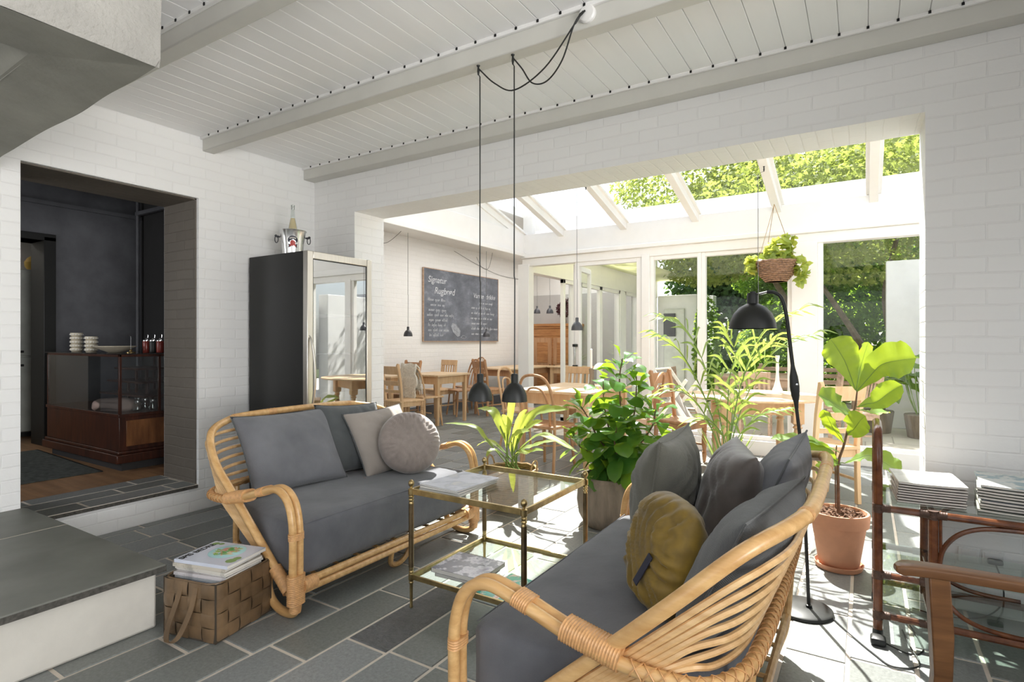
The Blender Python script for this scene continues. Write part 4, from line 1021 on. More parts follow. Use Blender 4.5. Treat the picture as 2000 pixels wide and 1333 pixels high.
for s_ in (-1, 1): patch(mb, [(s_ * .012, .082), (s_ * .034, .088), (s_ * .030, .074), (s_ * .034, .060), (s_ * .020, .066), (s_ * .010, .072)])
for s_ in (-1, 1): patch(mb, [(s_ * .036, .116), (s_ * .022, .116), (s_ * .026, .100), (s_ * .034, .104)])
obj('emblem_band', mb, M['navy'], t, smooth=False, solid=-1)
mb = MB(); 
for (cu, cz, rr) in ((0, .098, .019),): patch(mb, [(cu + rr * math.cos(a), cz + rr * math.sin(a)) for a in [2 * PI * k / 14 for k in range(14)]])
patch(mb, [(-.016, .094), (.016, .094), (.026, .068), (.006, .078), (0, .066), (-.006, .078), (-.026, .068)])
e_ = obj('emblem_medallion', mb, M['red_emblem'], t, smooth=False, solid=-1); 
for v_ in e_.data.vertices: v_.co += fr_ * .0008
mb = MB()
for k, u in enumerate((-.020, -.010, 0, .010, .020)):
    z0 = .122 + .006 * math.cos(u * 60); patch(mb, [(u - .0035, z0), (u + .0035, z0), (u + .003, z0 + .013), (u - .003, z0 + .013)])
e_ = obj('emblem_lettering', mb, M['paper'], t, smooth=False, solid=-1)
for v_ in e_.data.vertices: v_.co += fr_ * .001
t = thing('wine_bottle', 'clear glass bottle with straw coloured wine standing in the ice bucket', 'bottle', (-3.80, 2.83, 1.926))
mb = MB(); mb.lathe([(.036, 0), (.038, .01), (.038, .16), (.030, .22), (.017, .29), (.0135, .33), (.0135, .372), (.0155, .376), (.0155, .386), (.0125, .388)], (0, 0, 0), 20); obj('bottle_glass', mb, M['clear_glass'], t)
mb = MB(); mb.lathe([(.034, .004), (.036, .16), (.028, .22), (.0155, .285), (0, .286)], (0, 0, 0), 20); obj('wine', mb, M['liquid'], t)
mb = MB(); mb.lathe([(.0135, .355), (.0138, .387), (0, .389)], (0, 0, 0), 14); obj('cap', mb, M['alu'], t)

# ---------------------------------------------------------------- pendants over the side table
def pend_prof(s_=1.0): return [(.0605 * s_, 0), (.0600 * s_, .006 * s_), (.057 * s_, .030 * s_), (.049 * s_, .054 * s_), (.034 * s_, .076 * s_), (.019 * s_, .086 * s_), (.0165 * s_, .090 * s_), (.0165 * s_, .125 * s_), (.013 * s_, .130 * s_), (.0035 * s_, .132 * s_)]
def pendant(label, x, y, z, top, m, s_=1.0, cr=.0032, group=None, jog=None, hook=True):
    t = thing('pendant_lamp', label, 'lamp', (x, y, z), 0, group)
    mb = MB(); mb.lathe(pend_prof(s_), (0, 0, 0), 32); mb.lathe([(.0605 * s_, 0), (.058 * s_, .001), (.0555 * s_, .03 * s_), (.047 * s_, .053 * s_), (.03 * s_, .075 * s_)], (0, 0, 0), 32); obj('shade', mb, m, t)
    mb = MB(); mb.lathe([(.0, .02 * s_), (.02 * s_, .03 * s_), (.02 * s_, .05 * s_), (.012 * s_, .075 * s_)], (0, 0, 0), 14); obj('bulb', mb, M['cream'], t)
    L = top - z
    pts = [(0, 0, .13 * s_), (.0015, 0, L * .35), (-.002, 0, L * .36), (-.0015, 0, L * .7), (-.002, .0, L - .06)] + [(jog[0] if jog else -.002, jog[1] if jog else 0, L - .045), (jog[0] if jog else -.002, jog[1] if jog else 0, L - .002)]
    mb = MB(); mb.tube(pts, cr, 6); obj('cord', mb, M['black_matt'] if m is M['black_matt'] else M['grey_line'], t)
    if hook:
        jx, jy = jog or (0, 0); mb = MB(); mb.lathe([(.007, -.006), (.009, -.003), (.009, 0)], (jx, jy, L), 10)
        for k in range(3): mb.tube([(jx, jy, L - .002), (jx + .004 * math.sin(k * 2), jy, L - .030), (jx, jy, L - .048)], .004, 6)
        obj('ceiling_hook', mb, M['black_matt'], t)
    return t
pd = at(938, 782, 2.352); p1_ = pendant('left one of the two black pendant lamps above the glass side table', pd.x, 2.352, pd.z, 2.66, M['black_matt'], 1.04, jog=(-.012, 0))
pe = at(1005, 784, 2.352); p2_ = pendant('right one of the two black pendant lamps above the glass side table', pe.x, 2.352, pe.z, 2.66, M['black_matt'], 1.04, jog=(-.010, 0))
t = thing('ceiling_rose', 'round white ceiling rose with black flex on the beam', 'ceiling rose', (-1.055, 2.325, 2.715))
mb = MB(); mb.lathe([(.040, 0), (.040, .012), (.034, .020), (.012, .023), (0, .023)], (0, 0, 0), 28, axis=(0, -1, 0)); obj('rose_plate', mb, M['white'], t)
r0 = Vector((-.012, -.026, .008))
def flex(end, mids):
    pts = crom([r0] + [Vector(m_) for m_ in mids] + [Vector(end)], 8); mb_ = MB(); mb_.tube(pts, .0036, 6); return mb_
e1 = Vector((pd.x - .012, 2.352, 2.645)) - Vector((-1.055, 2.325, 2.715)); e2 = Vector((pe.x - .010, 2.352, 2.645)) - Vector((-1.055, 2.325, 2.715))
obj('flex', flex(e1, [(-.05, -.04, -.05), (-.22, .0, -.18), (-.40, .02, -.235), (e1.x + .10, .03, -.17)]), M['black_matt'], t)
obj('flex', flex(e2, [(-.05, -.04, -.05), (-.13, .0, -.17), (-.22, .02, -.235), (-.30, .02, -.225), (e2.x + .05, .03, -.135)]), M['black_matt'], t)
mb = MB()
for k in range(4): mb.tube([r0 + Vector((.01, .0, .0)), r0 + Vector((-.012, -.006, -.012 - .003 * k)), Vector((-.045, -.038, -.045))], .004, 5)
obj('flex_tie', mb, M['black_matt'], t)

# ---------------------------------------------------------------- floor lamp
t = thing('floor_lamp', 'black floor lamp with a dome shade beside the far end of the laced sofa', 'lamp', (-.245, 2.93, 0))
O = Vector((-.245, 2.93, 0))
mb = MB(); mb.lathe([(.125, 0), (.127, .004), (.125, .014), (.118, .019), (.03, .022), (0, .022)], (0, 0, 0), 48); obj('base', mb, M['black_matt'], t)
P_ = lambda x, y: at(x, y, 2.93) - O
foot_ = P_(1580, 1170); foot_.z = .02
mb = MB(); mb.lathe([(.013, 0), (.013, .012), (.006, .016)], foot_, 12); mb.tube([foot_, P_(1567, 890), P_(1555, 792)], .0075, 10); obj('lower_pole', mb, M['black_matt'], t)
a_, b_ = P_(1556, 798), P_(1548, 712); ax = (b_ - a_); L_ = ax.length
mb = MB(); mb.lathe([(.008, 0), (.010, L_ * .12), (.018, L_ * .3), (.021, L_ * .5), (.018, L_ * .72), (.011, L_ * .9), (.008, L_)], a_, 16, axis=ax); obj('joint', mb, M['black_matt'], t)
mb = MB(); jc = a_.lerp(b_, .55) ; mb.lathe([(.006, 0), (.006, .002), (.002, .003), (0, .003)], jc + Vector((.011, -.018, 0)), 12, axis=(.5, -.85, 0)); obj('joint_screw', mb, M['chrome'], t)
up = crom([b_, P_(1544, 680), P_(1538, 630), P_(1532, 598), P_(1524, 579), P_(1511, 571), P_(1498, 570)], 6)
mb = MB(); mb.tube(up, .0085, 10); obj('upper_pole', mb, M['black_matt'], t)
mb = MB(); mb.tube([P_(1500, 570), P_(1483, 574)], .006, 8); obj('shade_pin', mb, M['chrome'], t)
sc0 = P_(1470, 642)
mb = MB(); pr = [(.1065, 0), (.1065, .004), (.102, .035), (.088, .072), (.062, .102), (.036, .117), (.0255, .122), (.0255, .166), (.023, .172), (.012, .173), (.012, .180), (0, .181)]
mb.lathe(pr, sc0, 40); mb.lathe([(.1065, 0), (.104, .001), (.099, .035), (.085, .071), (.06, .099), (.02, .118)], sc0, 40); obj('lamp_shade', mb, M['black_matt'], t)
mb = MB(); mb.lathe([(0, .035), (.022, .045), (.024, .07), (.012, .11)], sc0, 16); obj('bulb', mb, M['cream'], t)
mb = MB(); mb.tube(crom([Vector((.118, -.02, .006)), Vector((.19, -.14, .004)), Vector((.27, -.26, .004)), Vector((.335, -.33, .004)), Vector((.42, -.27, .004)), Vector((.40, -.12, .004)), Vector((.38, .02, .004))], 8), .003, 6); obj('power_cord', mb, M['black_matt'], t)
# ---------------------------------------------------------------- stained bamboo console with glass shelves (right)
t = thing('bamboo_console', 'stained dark bamboo console with hooped end posts and glass shelves', 'table', (0.045, 2.84, 0))
D_ = .40; W_ = 1.35; PR = .0175
def pole(mb_, a, b_, r): mb_.tube([a, b_], r, 10)
for xx in (0, W_):
    hoop = crom([(xx, 0, .03), (xx, 0, .3), (xx, 0, .6), (xx, .0, .76), (xx, .035, .845), (xx, .10, .872), (xx, D_ - .10, .872), (xx, D_ - .035, .845), (xx, D_, .76), (xx, D_, .6), (xx, D_, .3), (xx, D_, .03)], 6)
    mb = MB(); mb.tube(hoop, PR * 1.02, 12); obj('end_hoop', mb, M['bamboo_dark'], t)
for xx in (.188, W_ - .188):
    for yy in (0, D_):
        mb = MB(); mb.tube([(xx, yy, .09), (xx, yy, .545)], PR, 12); obj('inner_leg', mb, M['bamboo_dark'], t)
        mb = MB(); mb.tube([(xx + .024, yy, .09), (xx + .024, yy, .53)], .006, 8); obj('leg_reed', mb, M['bamboo_dark'], t)
for zz, r_ in ((.545, .0145), (.095, .0145)):
    for yy in (0, D_):
        mb = MB(); pole(mb, (0, yy, zz), (W_, yy, zz), r_); obj('long_rail', mb, M['bamboo_dark'], t)
for yy in (0, D_):
    for xa, xb in ((0, .188), (W_ - .188, W_)):
        mb = MB(); pole(mb, (xa, yy, .265), (xb, yy, .265), .0125); obj('short_rail', mb, M['bamboo_dark'], t)
for xx in (0, .188, W_ - .188, W_):
    for zz in (.545, .265, .095):
        if xx in (0, W_) and zz == .265 or True:
            mb = MB(); pole(mb, (xx, 0, zz), (xx, D_, zz), .0115); obj('cross_rail', mb, M['bamboo_dark'], t)
for yy in (0, D_):
    for sg, x0 in ((1, .205), (-1, W_ - .205)):
        mb = MB(); mb.tube(crom([(x0, yy, .33), (x0 + sg * .015, yy, .41), (x0 + sg * .06, yy, .475), (x0 + sg * .13, yy, .512), (x0 + sg * .22, yy, .523), (x0 + sg * .32, yy, .524)], 5), .0095, 8); obj('curved_brace', mb, M['bamboo_dark'], t)
        mb = MB(); mb.tube(crom([(x0, yy, .31), (x0 + sg * .015, yy, .23), (x0 + sg * .06, yy, .165), (x0 + sg * .13, yy, .130), (x0 + sg * .22, yy, .118), (x0 + sg * .32, yy, .117)], 5), .0095, 8); obj('curved_brace', mb, M['bamboo_dark'], t)
for xx in (0, .188, W_ - .188, W_):
    for yy in (0, D_):
        for zz in (.545, .265, .095):
            mb = MB(); wrap(mb, (xx, yy, zz - .018), (xx, yy, zz + .018), PR * 1.12, 5)
            for s_ in (-1, 1):
                if 0 <= xx + s_ * .03 <= W_ and not (zz == .265 and .188 < xx + s_ * .03 < W_ - .188): wrap(mb, (xx + s_ * .012, yy, zz), (xx + s_ * .045, yy, zz), .0165, 4)
            obj('binding', mb, M['cane_dark'], t)
for xx in (0, W_):
    for yy in (0, D_):
        mb = MB(); mb.lathe([(.019, 0), (.0205, .006), (.0195, .025), (.0185, .035)], (xx, yy, 0), 14); obj('foot_cap', mb, M['black_matt'], t)
for zz in (.561, .282, .111):
    xa, xb = (.02, W_ - .02)
    mb = MB(); mb.box(xa, xb, .014, D_ - .014, zz, zz + .006); obj('glass_shelf', mb, M['shelf_glass'], t, smooth=False)
GZ = .5675
# two piles of magazines on the console
random.seed(31)
z = GZ
nm = ['lowest', 'second', 'third', 'fourth', 'fifth', 'sixth', 'seventh', 'eighth', 'ninth', 'topmost']
pal = [((.40, .33, .30), 'brown'), ((.46, .40, .37), 'taupe'), ((.36, .30, .28), 'dark taupe'), ((.48, .42, .38), 'fawn'), ((.40, .34, .33), 'brown-grey'), ((.50, .45, .42), 'stone'), ((.42, .36, .33), 'umber'), ((.74, .73, .70), 'white')]
for i, (c_, dn) in enumerate(pal):
    th = .0082 if i < 7 else .009
    make_mag(f'{dn} magazine in the left pile on the bamboo console, {nm[i] + " from the bottom" if i not in (0, 7) else ("lowest" if i == 0 else "topmost")}', (.225 + random.uniform(-.004, .004), 3.045 + random.uniform(-.004, .004), z), R(4 + random.uniform(-1.5, 1.5)), .235, .285, th, cover_mat(c_, mul(c_, .85)), 'left pile of magazines on the console', bow=.002 if i < 7 else .006); z += th + .0026
z = GZ
pal2 = [((.30, .31, .27), 'grey-green'), ((.40, .41, .35), 'olive'), ((.44, .44, .38), 'pale olive'), ((.34, .36, .40), 'slate'), ((.48, .48, .42), 'khaki'), ((.42, .44, .38), 'sage'), ((.36, .38, .33), 'moss grey'), ((.50, .50, .45), 'stone grey'), ((.62, .66, .64), 'pale mint')]
for i, (c_, dn) in enumerate(pal2):
    th = .0088
    make_mag(f'{dn} magazine in the right pile on the bamboo console, {nm[i] + " from the bottom" if i not in (0, 8) else ("lowest" if i == 0 else "topmost")}', (.515 + random.uniform(-.006, .006), 3.04 + random.uniform(-.006, .006), z), R(-6 + random.uniform(-3, 3)), .235, .295, th, cover_mat(c_, mul(c_, .8) if i < 8 else (.3, .42, .45)), 'right pile of magazines on the console', bow=.004); z += th + .0034
# sockets and leads on the wall under the console
for i, (x, z_, lab) in enumerate(((.405, .262, 'white blank wall socket plate behind the console, left of the plugged one'), (.49, .262, 'white wall socket with a black plug in it behind the console'))):
    t = thing('wall_socket', lab, 'socket', (x, 3.3295, z_)); mb = MB(); mb.box(-.039, .039, -.009, 0, -.035, .035); obj('socket_plate', mb, M['socket'], t, bevel=.003)
    mb = MB(); mb.box(-.029, .029, -.0115, -.0085, -.026, .026); obj('socket_insert', mb, M['socket'], t, bevel=.002)
t = thing('plug', 'black plug with a lead hanging down the wall behind the console', 'plug', (.495, 3.317, .255)); mb = MB(); rbox(mb, -.028, .028, -.03, 0, -.012, .012, .008, 3); obj('plug_body', mb, M['black_matt'], t)
mb = MB(); mb.tube(crom([(.0, -.025, -.008), (.02, -.05, -.08), (.015, -.06, -.17), (-.06, -.09, -.235), (-.2, -.12, -.25), (-.31, -.10, -.25)], 7), .003, 6); obj('lead', mb, M['black_matt'], t)
t = thing('plug_adapter', 'black adapter lying at the foot of the bamboo console', 'plug', (.045, 2.77, 0)); mb = MB(); rbox(mb, -.028, .028, -.03, .03, .0, .034, .012, 3); obj('adapter_body', mb, M['black_matt'], t)
mb = MB(); mb.tube(crom([(.02, .0, .012), (.10, -.03, .004), (.15, .02, .004), (.145, .12, .004), (.12, .25, .004)], 6), .003, 6); obj('lead', mb, M['black_matt'], t)
t = thing('wall_socket', 'low double white socket near the floor behind the console', 'socket', (.455, 3.3295, .105)); mb = MB(); mb.box(-.07, .07, -.008, 0, -.032, .032); obj('socket_plate', mb, M['socket'], t, bevel=.003)
for s_ in (-.033, .033): mb = MB(); mb.box(s_ - .026, s_ + .026, -.0105, -.0075, -.024, .024); obj('socket_insert', mb, M['socket'], t, bevel=.002)

# ---------------------------------------------------------------- oak armchair, cut by the right edge
t = thing('oak_armchair', 'brown oak armchair with flat curved arms, cut by the right edge', 'chair', (.07, 1.90, 0), R(15))
def arm(y):
    mb = MB(); N = 14
    prof = [(0, .0, .022), (.03, .004, .030), (.10, .006, .032), (.25, .0, .030), (.50, -.008, .027), (.80, -.01, .024)]
    top_z = .632
    pts = crom([Vector(p) for p in prof], 4); vs = []; fs = []
    for i, p in enumerate(pts):
        x = p.x; w_ = p.z * (1.0 if i > 3 else (.55, .75, .88, .96)[i]); th = .026 if i > 2 else (.016, .021, .024)[i]
        z0 = top_z - .03 * (x / .58) ** 1.3 + (0 if x > .03 else -.006 * (1 - x / .03)); ang = p.y
        ring = [(-w_, -th), (w_, -th), (w_ * 1.05, -th * .5), (w_, -.003), (w_ * .8, 0), (-w_ * .8, 0), (-w_, -.003), (-w_ * 1.05, -th * .5)]
        for a, b__ in ring: vs.append((x, y + p.y * 2 + a, z0 + b__))
    k = 8
    for i in range(len(pts) - 1):
        for j in range(k): fs.append((i * k + j, i * k + (j + 1) % k, (i + 1) * k + (j + 1) % k, (i + 1) * k + j))
    fs.append(tuple(range(k))); fs.append(tuple((len(pts) - 1) * k + j for j in range(k)))
    mb.add(vs, fs); return mb
for y in (0, -.64):
    obj('armrest', arm(y), M['oak'], t, bevel=.003, sharp=40)
    # front post, sabre-shaped
    mb = MB(); side = [(.075, .612), (.125, .612), (.135, .45), (.132, .34), (.118, .20), (.085, .0), (.045, .0), (.075, .20), (.088, .34), (.083, .45)]
    mb.prism([(a, b__) for a, b__ in side], y - .018, y + .018, 1); obj('front_leg', mb, M['oak'], t, bevel=.004)
    mb = MB(); side = [(a + .22, b__) for a, b__ in ((.56, .0), (.60, .0), (.57, .25), (.565, .45), (.60, .70), (.66, 1.0), (.625, 1.0), (.565, .70), (.53, .45), (.53, .25))]
    mb.prism(side, y - .016, y + .016, 1); obj('rear_leg', mb, M['oak'], t, bevel=.004)
mb = MB(); rbox(mb, .36, .80, -.62, -.02, .40, .455, .015, 6, .01); obj('seat', mb, M['leather'], t)
mb = MB(); mb.box(.36, .385, -.50, -.02, .33, .40); mb.box(.775, .80, -.50, -.02, .33, .40); mb.box(.36, .80, -.503, -.483, .33, .40); mb.box(.36, .80, -.037, -.017, .33, .40); mb.box(.09, .80, -.030, -.010, .24, .28); mb.box(.09, .80, -.63, -.61, .24, .28); obj('seat_rail', mb, M['oak'], t, bevel=.002)
for k in range(3):
    mb = MB(); z_ = .62 + .14 * k; mb.box(.795 + .025 * k, .813 + .025 * k, -.505, -.015, z_, z_ + .06); obj('back_slat', mb, M['oak'], t, bevel=.003)

# ================================================================== KITCHEN ROOM
FZ = .19
t = thing('display_counter', 'dark mahogany display counter with glass upper part in the dark room', 'counter', (-5.10, 2.17, FZ))
CL, CD, CH = 1.42, .95, .96
mb = MB(); mb.box(-CL + .03, -.03, .03, CD - .03, .0, .07); obj('plinth', mb, M['dark_ceiling'], t)
mb = MB(); mb.box(-CL - .03, .03, -.03, CD, .07, .14); mb.box(-CL - .015, .015, -.015, CD, .14, .165); obj('base_moulding', mb, M['mahogany'], t, bevel=.006)
mb = MB(); mb.box(-CL, 0, 0, CD, .165, .44); obj('cabinet_body', mb, M['mahogany'], t, bevel=.003)
mb = MB(); mb.box(.0, .006, .05, CD - .05, .20, .41); obj('end_panel', mb, wood('burr_panel', (.10, .035, .012), (.24, .10, .035), .3, 2, 2, 6), t, bevel=.002)
mb = MB(); mb.box(-CL - .008, .008, -.008, CD, .44, .465); obj('ledge', mb, M['mahogany'], t, bevel=.003)
for (x, y) in ((-.02, 0), (-CL, 0), (-.02, CD - .02), (-CL, CD - .02), (-.02, .30)):
    mb = MB(); mb.box(x, x + .02, y, y + .02, .465, .945); obj('corner_post', mb, M['mahogany'], t, bevel=.002)
mb = MB(); mb.box(-CL, 0, 0, .018, .93, .95); mb.box(-CL, 0, CD - .018, CD, .93, .95); mb.box(-CL, -CL + .018, 0, CD, .93, .95); mb.box(-.018, 0, 0, CD, .93, .95); obj('top_frame', mb, M['mahogany'], t, bevel=.002)
mb = MB(); mb.box(-CL - .012, .012, -.012, CD, .951, .958); obj('top_glass', mb, M['case_glass'], t, smooth=False)
mb = MB(); mb.box(-CL + .02, -.02, .004, .007, .465, .93); mb.box(-.007, -.004, .02, CD - .02, .465, .93); obj('side_glass', mb, M['case_glass'], t, smooth=False)
for k, (z_, w_, x_) in enumerate(((.56, .85, -1.1), (.68, .62, -.95), (.80, .45, -.8))):
    mb = MB(); mb.box(x_, x_ + w_, .30, .70, z_, z_ + .018); mb.box(x_ + .12, x_ + .14, .42, .44, .465, z_); mb.box(x_ + w_ - .14, x_ + w_ - .12, .42, .44, .465, z_); obj('tiered_shelf', mb, M['mahogany'], t, bevel=.002)
rr_ = random.Random(12)
for k in range(6):
    tt = thing('glass_jar', 'small glass jar inside the display counter', 'jar', (-5.22 - .13 * (k % 3) , 2.36 + .12 * (k // 3), FZ + .4655), 0, 'jars in the display counter')
    mb = MB(); mb.lathe([(.028, 0), (.036, .01), (.038, .05), (.024, .07), (.024, .08)], (0, 0, 0), 14); obj('jar_body', mb, M['clear_glass'], tt)
    mb = MB(); mb.lathe([(.026, .078), (.026, .09), (0, .092)], (0, 0, 0), 14); obj('lid', mb, M['alu'], tt)
t = thing('paper_bag', 'crumpled pale paper parcel inside the display counter', 'bag', (-5.42, 2.30, FZ + .4655), R(25))
mb = MB(); rbox(mb, -.20, .16, -.07, .07, 0, .09, .03, 8, .02, .018, 5); obj('wrapping', mb, mat('dusky_paper', (.30, .22, .19), .85, bs=.6, bscale=20), t)
TOP = FZ + .9585
# egg boxes / cup stacks: pale ribbed cups stacked in two piles
def cup_stack(label, x, y, n_, grp):
    for k in range(n_):
        o = thing('stacked_cup', f'pale ribbed cup, {["lowest", "second", "third", "fourth", "fifth"][k]} of the {label}', 'cup', (x, y, TOP + .0005 + k * .036), 0, grp)
        mb = MB(); pr = [(.036, 0), (.040, .003), (.049, .012), (.0515, .024), (.049, .0345), (.0, .0348)]
        mb.lathe(pr, (0, 0, 0), 22); obj('cup_body', mb, M['cream'], o)
        mb = MB()
        for a in range(14): mb.lathe([(.0065, -.004), (.0055, .004), (0, .007)], (.0485 * math.cos(a * PI / 7), .0485 * math.sin(a * PI / 7), .019), 6, axis=(math.cos(a * PI / 7), math.sin(a * PI / 7), 0))
        obj('knob', mb, M['wax'], o)
cup_stack('tall stack on the display counter', -6.40, 2.36, 5, 'tall stack of cups on the counter') 
cup_stack('low stack on the display counter', -6.09, 2.36, 4, 'low stack of cups on the counter')
t = thing('serving_bowl', 'wide cream bowl on the display counter', 'bowl', (-5.62, 2.36, TOP + .0005)); mb = MB(); mb.lathe([(.05, 0), (.06, .004), (.12, .03), (.158, .052), (.160, .057), (.154, .056), (.11, .032), (.05, .014), (0, .012)], (0, 0, 0), 36); obj('bowl_body', mb, M['cream'], t)
t = thing('brass_candle_holder', 'little brass holder with a tall thin stem beside the bowl', 'candle holder', (-5.29, 2.34, TOP + .0005)); mb = MB(); mb.lathe([(.035, 0), (.036, .006), (.012, .012), (.009, .022), (.014, .028), (0, .03)], (0, 0, 0), 16); obj('dish', mb, M['brass'], t)
mb = MB(); mb.tube(crom([(0, 0, .02), (0, 0, .09), (.0, .0, .13), (-.01, 0, .15), (-.022, 0, .15)], 5), .0028, 6); obj('stem', mb, M['chrome'], t)
for k, (x, m_, lb_) in enumerate(((-5.50, 'red', 'red glass jar on the counter, nearest the bowl'), (-5.38, 'black_matt', 'black lidded jar on the counter, between the two red ones'), (-5.26, 'red', 'red glass jar on the counter, nearest the doorway jamb'))):
    t = thing('counter_jar', lb_, 'jar', (x + .0, 2.56, TOP + .0005)); mb = MB(); mb.lathe([(.028, 0), (.030, .004), (.030, .10), (.027, .105)], (0, 0, 0), 16); obj('jar_body', mb, M[m_], t)
    mb = MB(); mb.lathe([(.031, .1), (.031, .108), (.012, .112), (.008, .125), (0, .126)], (0, 0, 0), 16); mb.tube([(.02, 0, .11), (.035, 0, .15), (.02, .0, .165)], .003, 5); obj('lid', mb, M['chrome'], t)
t = thing('rug', 'dark woven rug on the wooden floor of the dark room', 'rug', (-6.05, 1.52, FZ + .0005), R(-3)); mb = MB(); mb.box(-.78, .78, -.62, .62, 0, .008); obj('rug_pile', mb, M['rug'], t, bevel=.003)
mb = MB(); mb.box(-.79, .79, -.63, -.615, 0, .0085); mb.box(-.79, .79, .615, .63, 0, .0085); obj('rug_edge', mb, M['black_matt'], t)
t = thing('white_fridge', 'tall white fridge-freezer in the back kitchen beyond the dark room', 'fridge', (-8.2, 2.3, FZ)); mb = MB(); mb.box(-.3, .3, -.32, .32, .05, 1.86); obj('fridge_body', mb, M['fridge_white'], t, bevel=.01)
for z0, z1 in ((.06, .88), (.90, 1.85)):
    mb = MB(); mb.box(.302, .345, -.32, .32, z0, z1); o = obj('door', mb, M['fridge_white'], t, bevel=.008)
    mb = MB(); zc = .93 if z0 > .5 else .78; mb.box(.345, .375, -.20, .10, zc, zc + .025); obj('handle', mb, M['black_matt'], o, bevel=.004)
mb = MB(); mb.box(-.28, .3, -.3, .3, 0, .05); obj('plinth', mb, M['black_matt'], t)
pl = at(75, 505, 2.25)
t = thing('hanging_lamp', 'golden globe lamp hanging in the back kitchen', 'lamp', (-8.0, 2.545, 2.12)); mb = MB(); mb.lathe([(0, -.09), (.05, -.08), (.085, -.03), (.09, .02), (.06, .07), (.025, .095), (0, .1)], (0, 0, 0), 24); obj('lamp_shade', mb, M['lamp_gold'], t)
mb = MB(); mb.tube([(0, 0, .095), (0, 0, .88)], .003, 6); obj('cord', mb, M['black_matt'], t)
